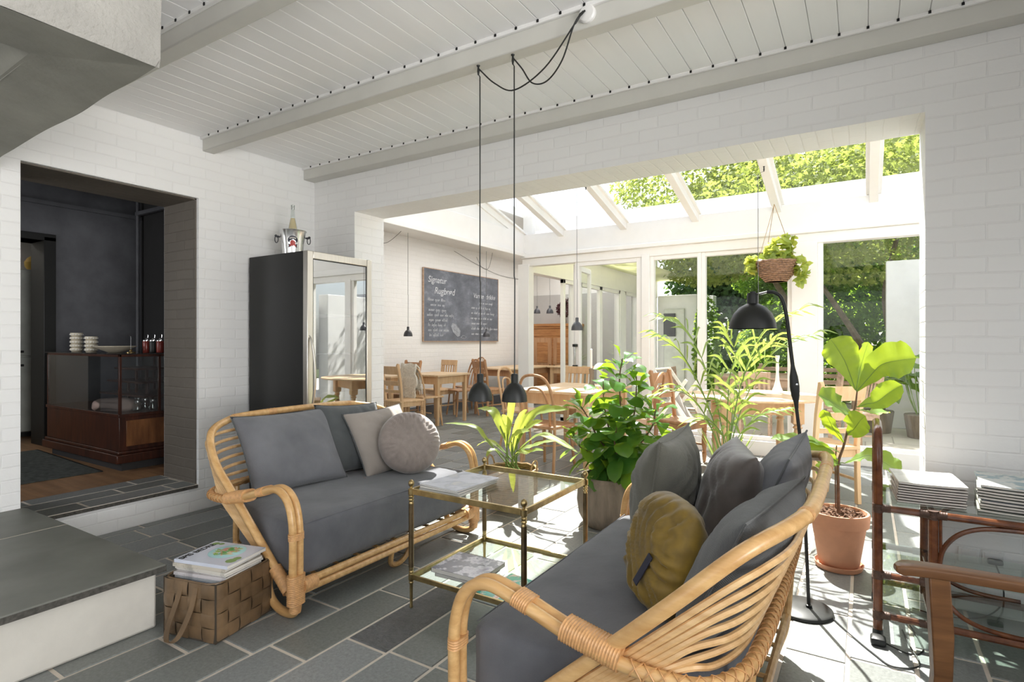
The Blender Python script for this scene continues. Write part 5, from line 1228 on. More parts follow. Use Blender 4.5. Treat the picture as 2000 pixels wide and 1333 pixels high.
# ================================================================== CONSERVATORY AND WING FURNITURE
def turned(h, r=.022, sq=0):
    """turned leg outline from floor up"""
    return [(.013, 0), (.017, .02), (.020, h * .12), (.024, h * .22), (.017, h * .24), (.025, h * .26), (.017, h * .28), (r * 1.15, h * .42), (r * 1.25, h * .55), (r, h * .68), (.018, h * .72), (.027, h * .74), (.018, h * .76), (.026, h * .79), (.026, h)]
def make_chair(label, style, m, loc, rz, group=None, name='dining_chair', hh=.92):
    """front faces local -y, back at +y"""
    t = thing(name, label, 'chair', loc, rz, group); sw, sd_, sh = .21, .20, .445
    mb = MB(); mb.prism([(-sw, -sd_), (sw, -sd_), (sw * .88, sd_), (-sw * .88, sd_)], sh - .028, sh, 2); obj('seat', mb, m, t, bevel=.006)
    if style == 'ladder':
        for s_ in (-1, 1):
            mb = MB(); mb.lathe(turned(sh - .028), (s_ * .18, -.17, 0), 12); obj('leg', mb, m, t)
            mb = MB(); side = [(.165, 0), (.205, 0), (.195, .25), (.19, .45), (.215, .70), (.262, hh), (.248, hh + .028), (.222, hh + .02), (.215, hh - .02), (.18, .70), (.155, .45), (.16, .25)]
            mb.prism(side, s_ * .175 - .016, s_ * .175 + .016, 0); obj('rear_post', mb, m, t, bevel=.004)
        for z0, z1, y_ in ((hh - .12, hh - .01, .225), (hh - .27, hh - .21, .195), (hh - .37, hh - .33, .183)):
            mb = MB(); mb.grid(lambda u, v_: Vector((-.165 + .33 * u, y_ + .022 * math.sin(PI * u) + (z1 - z0) * .25 * v_ - .009, z0 + (z1 - z0) * v_)), 8, 3); mb.grid(lambda u, v_: Vector((-.165 + .33 * u, y_ + .022 * math.sin(PI * u) + (z1 - z0) * .25 * v_ + .009, z0 + (z1 - z0) * v_)), 8, 3)
            for v_ in (0, 1): mb.grid(lambda u, w_: Vector((-.165 + .33 * u, y_ + .022 * math.sin(PI * u) + (z1 - z0) * .25 * v_ - .009 + .018 * w_, z0 + (z1 - z0) * v_)), 8, 1)
            obj('back_slat', mb, m, t, sharp=60)
    elif style == 'slat':
        for s_ in (-1, 1):
            mb = MB(); mb.box(s_ * .18 - .018, s_ * .18 + .018, -.19, -.155, 0, sh - .028); obj('leg', mb, m, t, bevel=.003)
            mb = MB(); side = [(.165, 0), (.20, 0), (.19, .45), (.245, hh), (.215, hh), (.158, .45)]; mb.prism(side, s_ * .175 - .016, s_ * .175 + .016, 0); obj('rear_post', mb, m, t, bevel=.003)
        mb = MB(); mb.box(-.195, .195, .208, .236, hh - .085, hh + .005, rotm(R(-6))); obj('top_rail', mb, m, t, bevel=.004)
        mb = MB(); mb.box(-.165, .165, .172, .19, .53, .56); obj('low_rail', mb, m, t, bevel=.003)
        for k in range(5):
            x = -.12 + .06 * k; mb = MB(); mb.add([(x - .012, .175, .555), (x + .012, .175, .555), (x + .012, .187, .555), (x - .012, .187, .555), (x - .012, .214, hh - .08), (x + .012, .214, hh - .08), (x + .012, .226, hh - .08), (x - .012, .226, hh - .08)], [(0, 1, 5, 4), (1, 2, 6, 5), (2, 3, 7, 6), (3, 0, 4, 7)]); obj('back_slat', mb, m, t)
    elif style == 'windsor':
        for sx in (-1, 1):
            for sy in (-1, 1):
                mb = MB(); ax = Vector((sx * .045, sy * .05, -(sh - .02))); mb.lathe([(.014, 0), (.020, .1), (.013, .16), (.021, .2), (.021, .28), (.012, sh + .02)][::-1] and [(.016, 0), (.019, .06), (.013, .1), (.021, .16), (.018, .28), (.011, sh - .0)], (sx * .145, sy * .14, sh - .02), 10, axis=ax); obj('leg', mb, m, t)
        bow = crom([(-.185, .165, sh), (-.19, .20, .62), (-.165, .245, .80), (-.09, .27, hh + .0), (0, .275, hh + .03), (.09, .27, hh), (.165, .245, .80), (.19, .20, .62), (.185, .165, sh)], 5)
        mb = MB(); mb.tube(bow, .0115, 8); obj('bow', mb, m, t)
        for k in range(7):
            x = -.135 + .045 * k; zt = hh + .02 - 1.9 * x * x * 3; mb = MB(); mb.tube([(x * .8, .165, sh), (x * .95, .21, .64), (x, .268, zt)], .007, 6); obj('spindle', mb, m, t)
        mb = MB(); mb.lathe([(.0, -.006), (.055, -.006), (.055, .006), (0, .006)], (0, .243, .74), 18, axis=(0, 1, .25)); obj('wheel_splat', mb, m, t)
        mb = MB(); mb.tube([(-.165, .02, .2), (.165, .02, .2)], .010, 8); obj('stretcher', mb, m, t)
    else:   # bentwood
        for s_ in (-1, 1):
            mb = MB(); mb.tube(crom([(s_ * .15, -.15, sh - .02), (s_ * .165, -.17, .2), (s_ * .18, -.195, 0.012)], 5), .0145, 8); obj('leg', mb, m, t)
        lp = crom([(-.19, .215, 0.012), (-.175, .175, .25), (-.178, .175, .45), (-.185, .215, .68), (-.16, .255, hh - .08), (-.08, .275, hh), (.08, .275, hh), (.16, .255, hh - .08), (.185, .215, .68), (.178, .175, .45), (.175, .175, .25), (.19, .215, 0.012)], 5)
        mb = MB(); mb.tube(lp, .0145, 8); obj('back_bow', mb, m, t)
        lp = crom([(-.12, .165, .45), (-.125, .20, .64), (-.07, .245, hh - .13), (.07, .245, hh - .13), (.125, .20, .64), (.12, .165, .45)], 5)
        mb = MB(); mb.tube(lp, .010, 8); obj('inner_bow', mb, m, t)
        mb = MB(); mb.tube([(.145 * math.cos(a), .145 * math.sin(a), .25) for a in [2 * PI * k / 24 for k in range(24)]], .008, 6, closed=True); obj('leg_ring', mb, m, t)
    mb = MB()
    if style in ('ladder', 'slat'):
        mb.box(-.17, .17, -.182, -.165, sh - .085, sh - .028); mb.box(-.17, .17, .165, .182, sh - .085, sh - .028); mb.box(-.19, -.173, -.17, .17, sh - .085, sh - .028); mb.box(.173, .19, -.17, .17, sh - .085, sh - .028); obj('seat_rail', mb, m, t, bevel=.002)
        for s_ in (-1, 1): mb = MB(); mb.box(s_ * .18 - .009, s_ * .18 + .009, -.17, .175, .17, .19); obj('stretcher', mb, m, t, bevel=.002)
    return t
def make_table(label, cx, cy, lx, ly, leg='square', m='pine', mt='pine_top', drawer=None, h=.75, rz=0, name='dining_table', group=None):
    t = thing(name, label, 'table', (cx, cy, 0), rz, group)
    mb = MB(); n_ = max(3, round(lx / .16)); 
    for k in range(n_): mb.box(-lx / 2 + lx * k / n_ + .0006, -lx / 2 + lx * (k + 1) / n_ - .0006, -ly / 2, ly / 2, h - .026, h)
    obj('tabletop', mb, M[mt], t, bevel=.002)
    ax, ay = lx / 2 - .07, ly / 2 - .07
    for sx in (-1, 1):
        for sy in (-1, 1):
            mb = MB()
            if leg == 'square': mb.add([(sx * ax + a * .021, sy * ay + b * .021, 0) for a, b in ((-1, -1), (1, -1), (1, 1), (-1, 1))] + [(sx * ax + a * .03, sy * ay + b * .03, h - .026) for a, b in ((-1, -1), (1, -1), (1, 1), (-1, 1))], [(3, 2, 1, 0), (4, 5, 6, 7), (0, 1, 5, 4), (1, 2, 6, 5), (2, 3, 7, 6), (3, 0, 4, 7)])
            else:
                mb.lathe([(.020, 0), (.030, .02), (.022, .06), (.030, .10), (.038, .30), (.028, .50), (.040, .515), (.028, .53), (.042, .55)], (sx * ax, sy * ay, 0), 16); mb.box(sx * ax - .042, sx * ax + .042, sy * ay - .042, sy * ay + .042, .55, h - .026)
            obj('leg', mb, M[m], t, bevel=.002)
    mb = MB(); A = .115
    mb.box(-ax, ax, -ay - .012, -ay + .012, h - .026 - A, h - .026); mb.box(-ax, ax, ay - .012, ay + .012, h - .026 - A, h - .026)
    mb.box(-ax - .012, -ax + .012, -ay, ay, h - .026 - A, h - .026); mb.box(ax - .012, ax + .012, -ay, ay, h - .026 - A, h - .026); obj('apron', mb, M[m], t, bevel=.002)
    if drawer:
        mb = MB(); mb.box(-ax * .7, ax * .7, -ay - .02, -ay - .011, h - .13, h - .04); d_ = obj('drawer', mb, M[m], t, bevel=.002)
        mb = MB(); mb.lathe([(.008, 0), (.014, .012), (.012, .022), (0, .024)], (0, -ay - .02, h - .085), 12, axis=(0, -1, 0)); obj('knob', mb, M['wax'], d_)
    return t
make_table('narrow pine table with a drawer and white knob at the far left of the conservatory', -6.0, 6.02, .70, .42, drawer=True, name='side_table')
T1_ = make_table('square pine table with straight legs left of the left black pendant', -5.62, 6.77, .72, .80)
make_table('long pine table against the chalkboard wall at its right end', -5.80, 9.35, .85, 1.7, m='pine_dark')
make_table('small pine table in front of the old cabinet, seen through the open door', -4.95, 10.15, .8, .6)
make_table('large pine dining table behind the basket plant, with a candle on it', -2.66, 5.53, .86, 1.15)
# round table by the garden window
t = thing('dining_table', 'round pine table with turned legs behind the palm', 'table', (-.88, 5.66, 0), R(20))
mb = MB(); mb.lathe([(0, .724), (.55, .724), (.60, .729), (.605, .738), (.60, .748), (.59, .75), (0, .75)], (0, 0, 0), 64); obj('tabletop', mb, M['pine_top'], t)
for k in range(4):
    a = PI / 4 + k * PI / 2; mb = MB(); mb.lathe([(.020, 0), (.030, .02), (.022, .06), (.030, .10), (.040, .30), (.028, .48), (.042, .495), (.028, .51), (.044, .53)], (.42 * math.cos(a), .42 * math.sin(a), 0), 18); mb.box(.42 * math.cos(a) - .044, .42 * math.cos(a) + .044, .42 * math.sin(a) - .044, .42 * math.sin(a) + .044, .53, .724); obj('leg', mb, M['pine'], t, bevel=.002)
mb = MB()
for k in range(4):
    a = k * PI / 2; mb.box(-.30, .30, .285, .31, .60, .724, rotm(0, 0, a), (0, 0, .66))
obj('apron', mb, M['pine'], t, bevel=.002)
chairs = [
    ('ladder-back pine chair with its back to the sofas, left of the square table', 'ladder', 'pine', (-5.40, 5.80, 0), R(172)),
    ('pine chair with a wide top rail at the far left behind the drawer table', 'ladder', 'pine_dark', (-6.12, 6.52, 0), R(-8)),
    ('pine chair with upright back slats behind the square table', 'slat', 'pine', (-6.10, 7.42, 0), R(-10)),
    ('brown open-backed chair behind the right leg of the square table', 'bent', 'pine_dark', (-5.72, 7.55, 0), R(-25)),
    ('windsor chair with a wheel in its bowed back below the chalkboard', 'windsor', 'pine_dark', (-6.02, 8.15, 0), R(-20)),
    ('dark ladder-back chair standing at the near end of the long table', 'ladder', 'pine_dark', (-5.42, 7.95, 0), R(160)),
    ('bentwood chair at the left side of the large dining table', 'bent', 'pine', (-3.42, 5.72, 0), R(92)),
    ('pale slat-backed chair at the far end of the large dining table', 'slat', 'pine', (-3.10, 6.30, 0), R(-5)),
    ('bentwood chair pushed under the near end of the large dining table', 'bent', 'pine_dark', (-2.62, 4.86, 0), R(175)),
    ('brown chair at the right side of the large dining table, behind the leafy pot plant', 'bent', 'pine_dark', (-1.98, 5.50, 0), R(-85)),
    ('reddish chair at the left side of the round table, behind the palm', 'ladder', 'pine_dark', (-1.62, 5.86, 0), R(75)),
    ('pale pine ladder-back chair at the round table, behind the fiddle-leaf fig', 'ladder', 'pine', (-.30, 5.10, 0), R(-140)),
]
for lab, st, m_, loc, rz in chairs: make_chair(lab, st, M[m_], loc, rz, None)
c_ = make_chair('light chair draped with a sheepskin, pushed under the square table', 'windsor', M['pine'], (-5.50, 6.34, 0), R(176), None, hh=.88)
t = thing('sheepskin', 'shaggy white sheepskin hanging over a chair back in the conservatory', 'sheepskin', (-5.50, 6.34, 0), R(176))
mb = MB(); rs = random.Random(8)
def skin(u, v_):
    s_ = v_ * 1.15 - .35; y = .295; z = .90
    if s_ < 0: p = Vector(((u - .5) * .40, .262 - .035, .90 + s_ * 1.0))
    else: p = Vector(((u - .5) * .42, .305 + .03 * math.sin(s_ * 3), .925 - s_ * .72))
    k = .95 - .25 * abs(math.sin(v_ * 5)); p.x *= k
    return p + noise.noise_vector(p * 14) * .022
mb.grid(skin, 18, 26); obj('hide', mb, M['wool'], t, solid=.02, sharp=80)
mb = MB()
for k in range(1400):
    p = skin(rs.random(), rs.random()); d = Vector((rs.uniform(-1, 1), rs.uniform(-.2, 1), rs.uniform(-1.2, .2))).normalized(); a = p; b_ = p + d * .035; s_ = d.orthogonal().normalized() * .004
    mb.add([a - s_, a + s_, b_ + Vector((0, 0, -.008))], [(0, 1, 2)])
fl = obj('fleece', mb, M['wool'], t, smooth=False, solid=-1); fl['kind'] = 'stuff'
# pendants in the conservatory and wing
pc = at(1127, 645, 5.5); pendant('grey pendant lamp above the large dining table', pc.x, 5.5, pc.z, rafter_z(5.5) - .085, M['pendant_grey'], 1.05, .0028, jog=(-2.52 - pc.x, 0))
pc = at(797, 657, 5.95); pendant('small grey pendant lamp left of the chalkboard', pc.x, 5.95, pc.z, 2.97, M['pendant_grey'], 1.05, .0028)
pc = at(950, 658, 8.3); pendant('small grey pendant lamp hanging in front of the right part of the chalkboard', pc.x, 8.3, pc.z, 2.97, M['pendant_grey'], 1.1, .0034)
pc = at(1481, 640, 5.66); pendant('pendant lamp above the round table, hidden by the floor lamp shade', pc.x, 5.66, 1.40, rafter_z(5.66) - .085, M['pendant_grey'], .9, .003, jog=(-.795 - pc.x, 0))
for k, (px, Yv) in enumerate(((1049, 9.6), (1074, 9.2))):  # pendants built in place of lamp reflections in the glass
    pc = at(px, 612, Yv); pendant(('left' if k == 0 else 'right') + ' of two small grey lamps built for reflections in front of the old cabinet', pc.x, Yv, pc.z, 2.97, M['pendant_grey'], 1.1, .003)
def swag(label, pts, x=-6.385):
    t = thing('cable', label, 'cable', pts[0]); o0 = Vector(pts[0]); mb = MB(); mb.tube(crom([Vector(p) - o0 for p in pts], 7), .0035, 5); obj('flex', mb, M['grey_line'], t)
a_ = at(752, 455, 5.5)
swag('thin grey cable swag from the wing wall to the left pendant', [(-6.39, 6.35, 2.88), (-6.2, 6.2, 2.74), (-5.95, 6.1, 2.73), (-5.6, 6.0, 2.85), (pc.x * 0 - 5.50, 5.97, 2.965)])
swag('thin grey cable swag along the top of the chalkboard wall', [(-6.39, 8.2, 2.90), (-6.39, 9.0, 2.72), (-6.38, 9.8, 2.60), (-6.39, 11.0, 2.60)])
swag('thin grey cable swag to the pendant in front of the chalkboard', [(-6.39, 8.9, 2.88), (-6.3, 8.95, 2.68), (-6.05, 8.8, 2.62), (-5.8, 8.55, 2.78), (-5.6, 8.32, 2.965)])
# chalkboard
t = thing('chalkboard', 'large black chalkboard with a handwritten bread menu on the white wing wall', 'chalkboard', (-6.375, 7.33, 1.25))
BL, BH = 2.28, 1.25
mb = MB(); mb.box(-.015, .012, 0, BL, 0, BH); obj('board', mb, M['chalkboard'], t, bevel=.003)
mb = MB(); mb.box(-.016, .017, -.012, 0, -.01, BH + .01); mb.box(-.016, .017, BL, BL + .012, -.01, BH + .01); mb.box(-.016, .017, 0, BL, -.012, 0); mb.box(-.016, .017, 0, BL, BH, BH + .012); obj('board_frame', mb, M['teak'], t)
RT = (R(90), 0, R(90))
def ch(s_, y, z_, size, sh_=.25): text('chalk_writing', s_, size, M['chalk'], t, (.0135, y, z_), RT, .0003, shear=sh_, bold=.0012)
ch('Signatur', .10, BH - .23, .155); ch('Rugbrød', .27, BH - .42, .165); ch('Varme  drikke', 1.42, BH - .42, .13)
rs = random.Random(17)
def scribble(y, z_, w_, h_, name='chalk_line'):
    mb = MB(); x = y; pts = []
    while x < y + w_:
        for _ in range(rs.choice((2, 3, 4, 5))):
            k = rs.random(); pts += [(x, z_), (x + h_ * .22, z_ + h_ * (.55 + .5 * (k > .8))), (x + h_ * .42, z_ + h_ * .5), (x + h_ * .30, z_ - (h_ * .5 if k < .12 else 0))]; x += h_ * .58
        if len(pts) > 2: mb.tube([(.0138, a, b__) for a, b__ in pts], .0034, 4)
        pts = []; x += h_ * .6
    obj(name, mb, M['chalk'], t)
for k, (dy, w_) in enumerate(((.10, .42), (.17, .36), (.12, .40), (.08, .62), (.13, .38), (.11, .42), (.11, .42), (.14, .40))): scribble(dy, BH - .55 - .088 * k, w_, .055)
for k, (dy, w_) in enumerate(((1.62, .42), (1.36, .65), (1.36, .68), (1.34, .75), (1.36, .5), (1.36, .85), (1.37, .45))): scribble(dy, BH - .53 - .10 * k, w_, .05)
# drawn loaf
mb = MB(); lf = [(.74, .26), (.78, .33), (.90, .30), (1.02, .19), (1.00, .10), (.93, .08), (.80, .16)]
mb.add([(.0128, a, b__) for a, b__ in lf], [tuple(range(len(lf)))])
for k in range(5): mb.tube([(.0138, .78 + .03 * k, .25 - .02 * k), (.0138, .86 + .035 * k, .27 - .035 * k)], .004, 4)
mb.tube([(.0138, a, b__) for a, b__ in lf], .005, 4, closed=True); mb.tube(crom([(.0138, 1.03, .06), (.0138, 1.10, .10), (.0138, 1.2, .07), (.0138, 1.12, .05), (.0138, 1.04, .06)], 5), .006, 4)
obj('chalk_loaf', mb, mat('rubbed_chalk', (.34, .36, .40), .9, var=.25, vs=20), t, solid=-1)
# old cabinet at the end of the wing
t = thing('old_cabinet', 'old brown panelled cabinet at the end of the wing, seen through the open door', 'cabinet', (-5.65, 10.85, 0))
mb = MB(); mb.box(-.5, .5, -.2, .2, 0, 1.56); obj('cabinet_body', mb, M['cabinet_wood'], t, bevel=.004)
mb = MB(); mb.box(-.55, .55, -.24, .2, 1.56, 1.62); mb.box(-.53, .53, -.22, .2, 1.52, 1.56); obj('cornice', mb, M['cabinet_wood'], t, bevel=.008)
mb = MB(); mb.box(-.47, .47, -.215, -.2, 1.36, 1.50); obj('drawer', mb, M['cabinet_wood'], t, bevel=.004)
for s_ in (-1, 1):
    mb = MB(); mb.box(s_ * .24 - .22, s_ * .24 + .22, -.218, -.2, .12, 1.32); d_ = obj('door', mb, M['pine_dark'], t, bevel=.004)
    mb = MB(); mb.box(s_ * .24 - .13, s_ * .24 + .13, -.228, -.217, .78, 1.22); mb.box(s_ * .24 - .13, s_ * .24 + .13, -.228, -.217, .22, .66); obj('door_panel', mb, M['cabinet_wood'], d_, bevel=.012)
    mb = MB(); mb.lathe([(.01, 0), (.014, .02), (0, .024)], (s_ * .05, -.218, .74), 10, axis=(0, -1, 0)); obj('knob', mb, M['brass_dark'], d_)
t = thing('dried_bouquet', 'dark burgundy dried flower bouquet on top of the old cabinet', 'flowers', (-5.42, 10.72, 1.6205))
mb = MB(); mb.lathe([(.05, 0), (.06, .05), (.045, .12), (.05, .14)], (0, 0, 0), 16); obj('vase', mb, M['grey_pot'], t)
foliage('dried_blossoms', [(0, 0, .30, .17, .13, .17), (.10, 0, .42, .12, .1, .12)], 900, .05, mat('burgundy_petals', (.10, .035, .04), .8, var=.4, vs=30), t, 3, 'oval')
# picture on the courtyard wall seen through the fixed pane
t = thing('wall_picture', 'small dark framed picture on the white wall beyond the fixed pane', 'picture', (-3.90, 9.62, 1.5)); t.location = (-3.885, 9.0, 1.35)
bpy.data.objects.remove(t)
t = thing('notice_board', 'dark grey framed notice on the white courtyard post beyond the glass', 'notice', (-3.62, 12.255, 1.6)); mb = MB(); mb.box(-.13, .13, -.02, 0, -.25, .25); obj('notice_panel', mb, M['pendant_grey'], t, bevel=.004)
# candle on the large table, white candlestick on the round table
t = thing('candle', 'white candle in a grey stone holder on the large dining table', 'candle', (-2.50, 5.60, .7503)); mb = MB(); mb.lathe([(.038, 0), (.040, .01), (.022, .06), (.02, .14), (.028, .20), (.014, .205), (0, .205)], (0, 0, 0), 18); obj('candle_holder', mb, M['grey_pot'], t)
mb = MB(); mb.lathe([(.0105, .20), (.0105, .41), (.002, .415), (.0012, .425)], (0, 0, 0), 12); obj('wax_stick', mb, M['wax'], t)
t = thing('candlestick', 'tall white flared candlestick on the round table', 'candlestick', (-.72, 5.98, .7503)); mb = MB(); mb.lathe([(.055, 0), (.052, .01), (.032, .06), (.018, .12), (.013, .2), (.016, .24), (.012, .30), (.020, .34), (.020, .36), (0, .36)], (0, 0, 0), 24); obj('candlestick_body', mb, M['wax'], t)
# ---------------------------------------------------------------- patio furniture
for lab, loc, rz in (('weathered teak chair on the patio left of the teak table, behind the sliding doors', (-2.35, 8.9, -.02), R(95)), ('weathered teak chair on the patio in front of the teak table', (-1.25, 8.15, -.02), R(185)), ('weathered teak chair on the patio right of the teak table', (-.50, 8.85, -.02), R(-80)), ('weathered teak chair by the right-hand garden window', (-.12, 7.75, -.02), R(-60))):
    make_chair(lab, 'slat', M['teak'], loc, rz, 'teak chairs on the patio', 'patio_chair', .86)
tt = make_table('weathered teak table on the patio behind the sliding doors', -1.35, 9.1, 1.2, .8, m='teak', mt='teak', name='patio_table'); tt.location.z = -.02
t = thing('deck_chair', 'pale folded deck chair leaning outside the left sliding pane', 'chair', (-2.0, 7.35, -.02), R(-8))
for s_ in (-1, 1):
    mb = MB(); mb.box(-.02, .02, -.012, .012, 0, 1.10, rotm(0, R(-36), 0), (0, 0, 0)); o_ = obj('side_rail', mb, M['wool'], t, bevel=.003); o_.location = (.35, s_ * .24, .015)
    mb = MB(); mb.box(-.02, .02, -.012, .012, 0, .95, rotm(0, R(36), 0), (0, 0, 0)); o_ = obj('rear_rail', mb, M['wool'], t, bevel=.003); o_.location = (-.42, s_ * .21, .015)
mb = MB(); mb.tube([(-.30, -.26, .90), (-.30, .26, .90)], .014, 8); mb.tube([(.25, -.26, .16), (.25, .26, .16)], .014, 8); obj('cross_bar', mb, M['wool'], t)
mb = MB(); mb.grid(lambda u, v_: Vector((-.30 + .55 * u, -.2 + .4 * v_, .90 - .74 * u - .16 * math.sin(PI * u))), 12, 4); obj('sling', mb, M['linen_beige'], t, solid=.004)
t = thing('garden_bench', 'low weathered teak bench at the far side of the patio', 'bench', (-.9, 11.2, -.02), R(3))
mb = MB()
for k in range(5): mb.box(-.8, .8, -.2 + .085 * k, -.13 + .085 * k, .40, .425)
obj('seat_slats', mb, M['teak'], t, bevel=.003)
mb = MB()
for k in range(3): mb.box(-.8, .8, .22, .24, .50 + .11 * k, .57 + .11 * k)
obj('back_slats', mb, M['teak'], t, bevel=.003)
for s_ in (-1, 1):
    for y_ in (-.17, .2): mb = MB(); mb.box(s_ * .74 - .03, s_ * .74 + .03, y_ - .03, y_ + .03, 0, .40 if y_ < 0 else .85); obj('leg', mb, M['teak'], t, bevel=.003)
# ================================================================== PLANTS
PROF = {'fig': [(0, .04), (.10, .16), (.25, .40), (.40, .62), (.55, .88), (.70, 1.0), (.84, .90), (.94, .58), (1, .04)],
        'ov': [(0, .05), (.10, .14), (.25, .42), (.42, .78), (.60, 1.0), (.76, .95), (.90, .66), (.97, .34), (1, .02)],
        'tongue': [(0, .12), (.12, .5), (.28, .82), (.45, 1.0), (.62, .96), (.78, .74), (.90, .42), (.97, .16), (1, .02)],
        'blade': [(0, .3), (.12, .85), (.3, 1.0), (.5, .92), (.7, .7), (.85, .42), (1, .02)],
        'heart': [(0, .30), (.08, .80), (.25, 1.0), (.45, .98), (.65, .78), (.85, .42), (1, .02)]}
def leaf(mb_, path, width, nrm, prof='ov', fold=.18, wave=0, seed=0, n=9, nv=3):
    """leaf blade swept along path; nrm is the way its upper face looks"""
    pts = crom(path, max(2, n // (len(path) - 1))) if len(path) > 2 else [Vector(path[0]).lerp(Vector(path[1]), i / n) for i in range(n + 1)]
    P_f = PROF[prof]; L = len(pts) - 1; vs = []; fs = []
    def wd(t_):
        for (a, x), (b_, y) in zip(P_f[:-1], P_f[1:]):
            if a <= t_ <= b_: return x + (y - x) * (t_ - a) / (b_ - a)
        return P_f[-1][1]
    for i, p in enumerate(pts):
        tg = (pts[min(i + 1, L)] - pts[max(i - 1, 0)]).normalized(); nn = (nrm - tg * nrm.dot(tg))
        nn = nn.normalized() if nn.length > 1e-4 else tg.orthogonal().normalized(); sd__ = tg.cross(nn); w_ = wd(i / L) * width / 2
        for j in range(-nv, nv + 1):
            a = j / nv
            vs.append(p + sd__ * (a * w_) + nn * (abs(a) * w_ * fold + wave * w_ * math.sin(i * 1.9 + seed + (1.3 if j > 0 else 0)) * abs(a) ** 2))
    k = 2 * nv + 1
    for i in range(L):
        for j in range(k - 1): fs.append((i * k + j, i * k + j + 1, (i + 1) * k + j + 1, (i + 1) * k + j))
    mb_.add(vs, fs)
def pot_round(name_, prof, m, parent, soil_r, soil_z, soil='soil', seg=40, chips=0):
    mb = MB(); mb.lathe(prof, (0, 0, 0), seg); o = obj(name_, mb, M[m], parent, sharp=50)
    mb = MB()
    mb.grid(lambda u, v_: Vector((soil_r * v_ * math.cos(2 * PI * u), soil_r * v_ * math.sin(2 * PI * u), soil_z + .010 * noise.noise(Vector((u * 9, v_ * 6, 0))))), 24, 6)
    s_ = obj('soil', mb, M[soil], parent, solid=-1)
    if chips:
        mb = MB(); rr__ = random.Random(3)
        for k in range(chips):
            a, r_ = rr__.random() * 6.28, soil_r * .96 * rr__.random() ** .5; c0 = Vector((r_ * math.cos(a), r_ * math.sin(a), soil_z + .008)); l_ = .008 + .010 * rr__.random()
            mb.box(c0.x - l_, c0.x + l_, c0.y - l_ * .5, c0.y + l_ * .5, c0.z - .003, c0.z + .003, rotm(rr__.uniform(-.6, .6), rr__.uniform(-.6, .6), rr__.random() * 6))
        ch_ = obj('bark_mulch', mb, M['bark_chips'], parent, smooth=False); ch_['kind'] = 'stuff'
    return o
# ---- fiddle-leaf fig in terracotta
O = Vector((-.125, 3.60, 0))
t = thing('fiddle_leaf_fig', 'fiddle-leaf fig with big bright leaves in a terracotta pot, right of the floor lamp', 'potted plant', O)
pot_round('terracotta_pot', [(.095, .022), (.100, .026), (.132, .235), (.134, .24), (.146, .243), (.150, .305), (.146, .312), (.136, .312), (.130, .29), (.125, .24), (.1, .05)], 'terracotta', t, .131, .288, 'bark_chips', chips=260)
mb = MB(); mb.lathe([(.10, 0), (.112, .002), (.122, .030), (.117, .031), (.106, .012), (0, .010)], (0, 0, 0), 40); obj('saucer', mb, M['terracotta'], t)
def F(x, y, dy=0): return at(x, y, O.y + dy) - O
base_ = Vector((0.0, 0, .285))
stem = crom([base_, F(1637, 950), F(1637, 905), F(1648, 870), F(1658, 830), F(1670, 795), F(1674, 765)], 5)
mb = MB(); mb.tube(stem, [.0095 - .0055 * i / (len(stem) - 1) for i in range(len(stem))], 8); obj('stem', mb, M['stem'], t)
mb = MB(); mb.tube([F(1632, 992), F(1631, 900), F(1634, 870)], .0035, 6); obj('support_stick', mb, M['stem'], t)
FL = [ # base, mid, tip, width, depth of tip, normal
    ((1671, 762), (1650, 705), (1622, 662), 0.186, -.02, (.2, -.9, .25)),
    ((1673, 765), (1722, 712), (1789, 700), 0.207, -.05, (-.2, -.9, .35)),
    ((1672, 762), (1680, 720), (1696, 668), 0.103, .10, (.7, -.6, .1)),
    ((1667, 812), (1640, 795), (1598, 772), 0.172, -.12, (.25, -.6, .8)),
    ((1675, 795), (1712, 785), (1762, 752), 0.125, .02, (.1, -.85, .5)),
    ((1672, 800), (1705, 808), (1735, 805), 0.083, .14, (0, -.3, 1)),
    ((1650, 868), (1628, 838), (1607, 800), 0.090, -.06, (-.6, -.7, .2)),
    ((1655, 850), (1668, 838), (1690, 812), 0.138, -.08, (-.1, -.95, .3)),
    ((1642, 885), (1585, 862), (1506, 857), 0.097, -.10, (0, -.35, .95)),
    ((1640, 905), (1606, 885), (1572, 890), 0.15, -.12, (-.2, -.8, .5)),
    ((1650, 905), (1700, 890), (1760, 925), 0.145, -.06, (.1, -.45, .9)),
    ((1642, 908), (1622, 905), (1598, 930), 0.097, -.04, (-.3, -.6, .7)),
]
for i, (b0, m0, t0, w_, dy, nn) in enumerate(FL):
    pb, pm, pt = F(*b0), F(*m0, dy * .5), F(*t0, dy)
    near = min(stem, key=lambda q: (q - pb).length); ax_ = (pm - pb).normalized() * .03
    mb = MB(); leaf(mb, [pb, pb.lerp(pm, .5) + Vector((0, 0, .004)), pm, pm.lerp(pt, .55) + Vector((0, 0, .006)), pt], w_, Vector(nn), 'fig', .22, .16, i * 1.3, 16, 4); lf_ = obj('leaf', mb, M['leaf_fig'], t, solid=-1, sharp=80)
    mb = MB(); mb.tube([near, near.lerp(pb, .6) + Vector((0, 0, .004)), pb], .0028, 5); mb.tube(crom([pb, pb.lerp(pm, .5) + Vector((0, 0, .004)), pm, pm.lerp(pt, .55) + Vector((0, 0, .006)), pt], 4), [.0022 - .0001 * q for q in range(17)], 5); obj('midrib', mb, M['stem_green'], lf_)
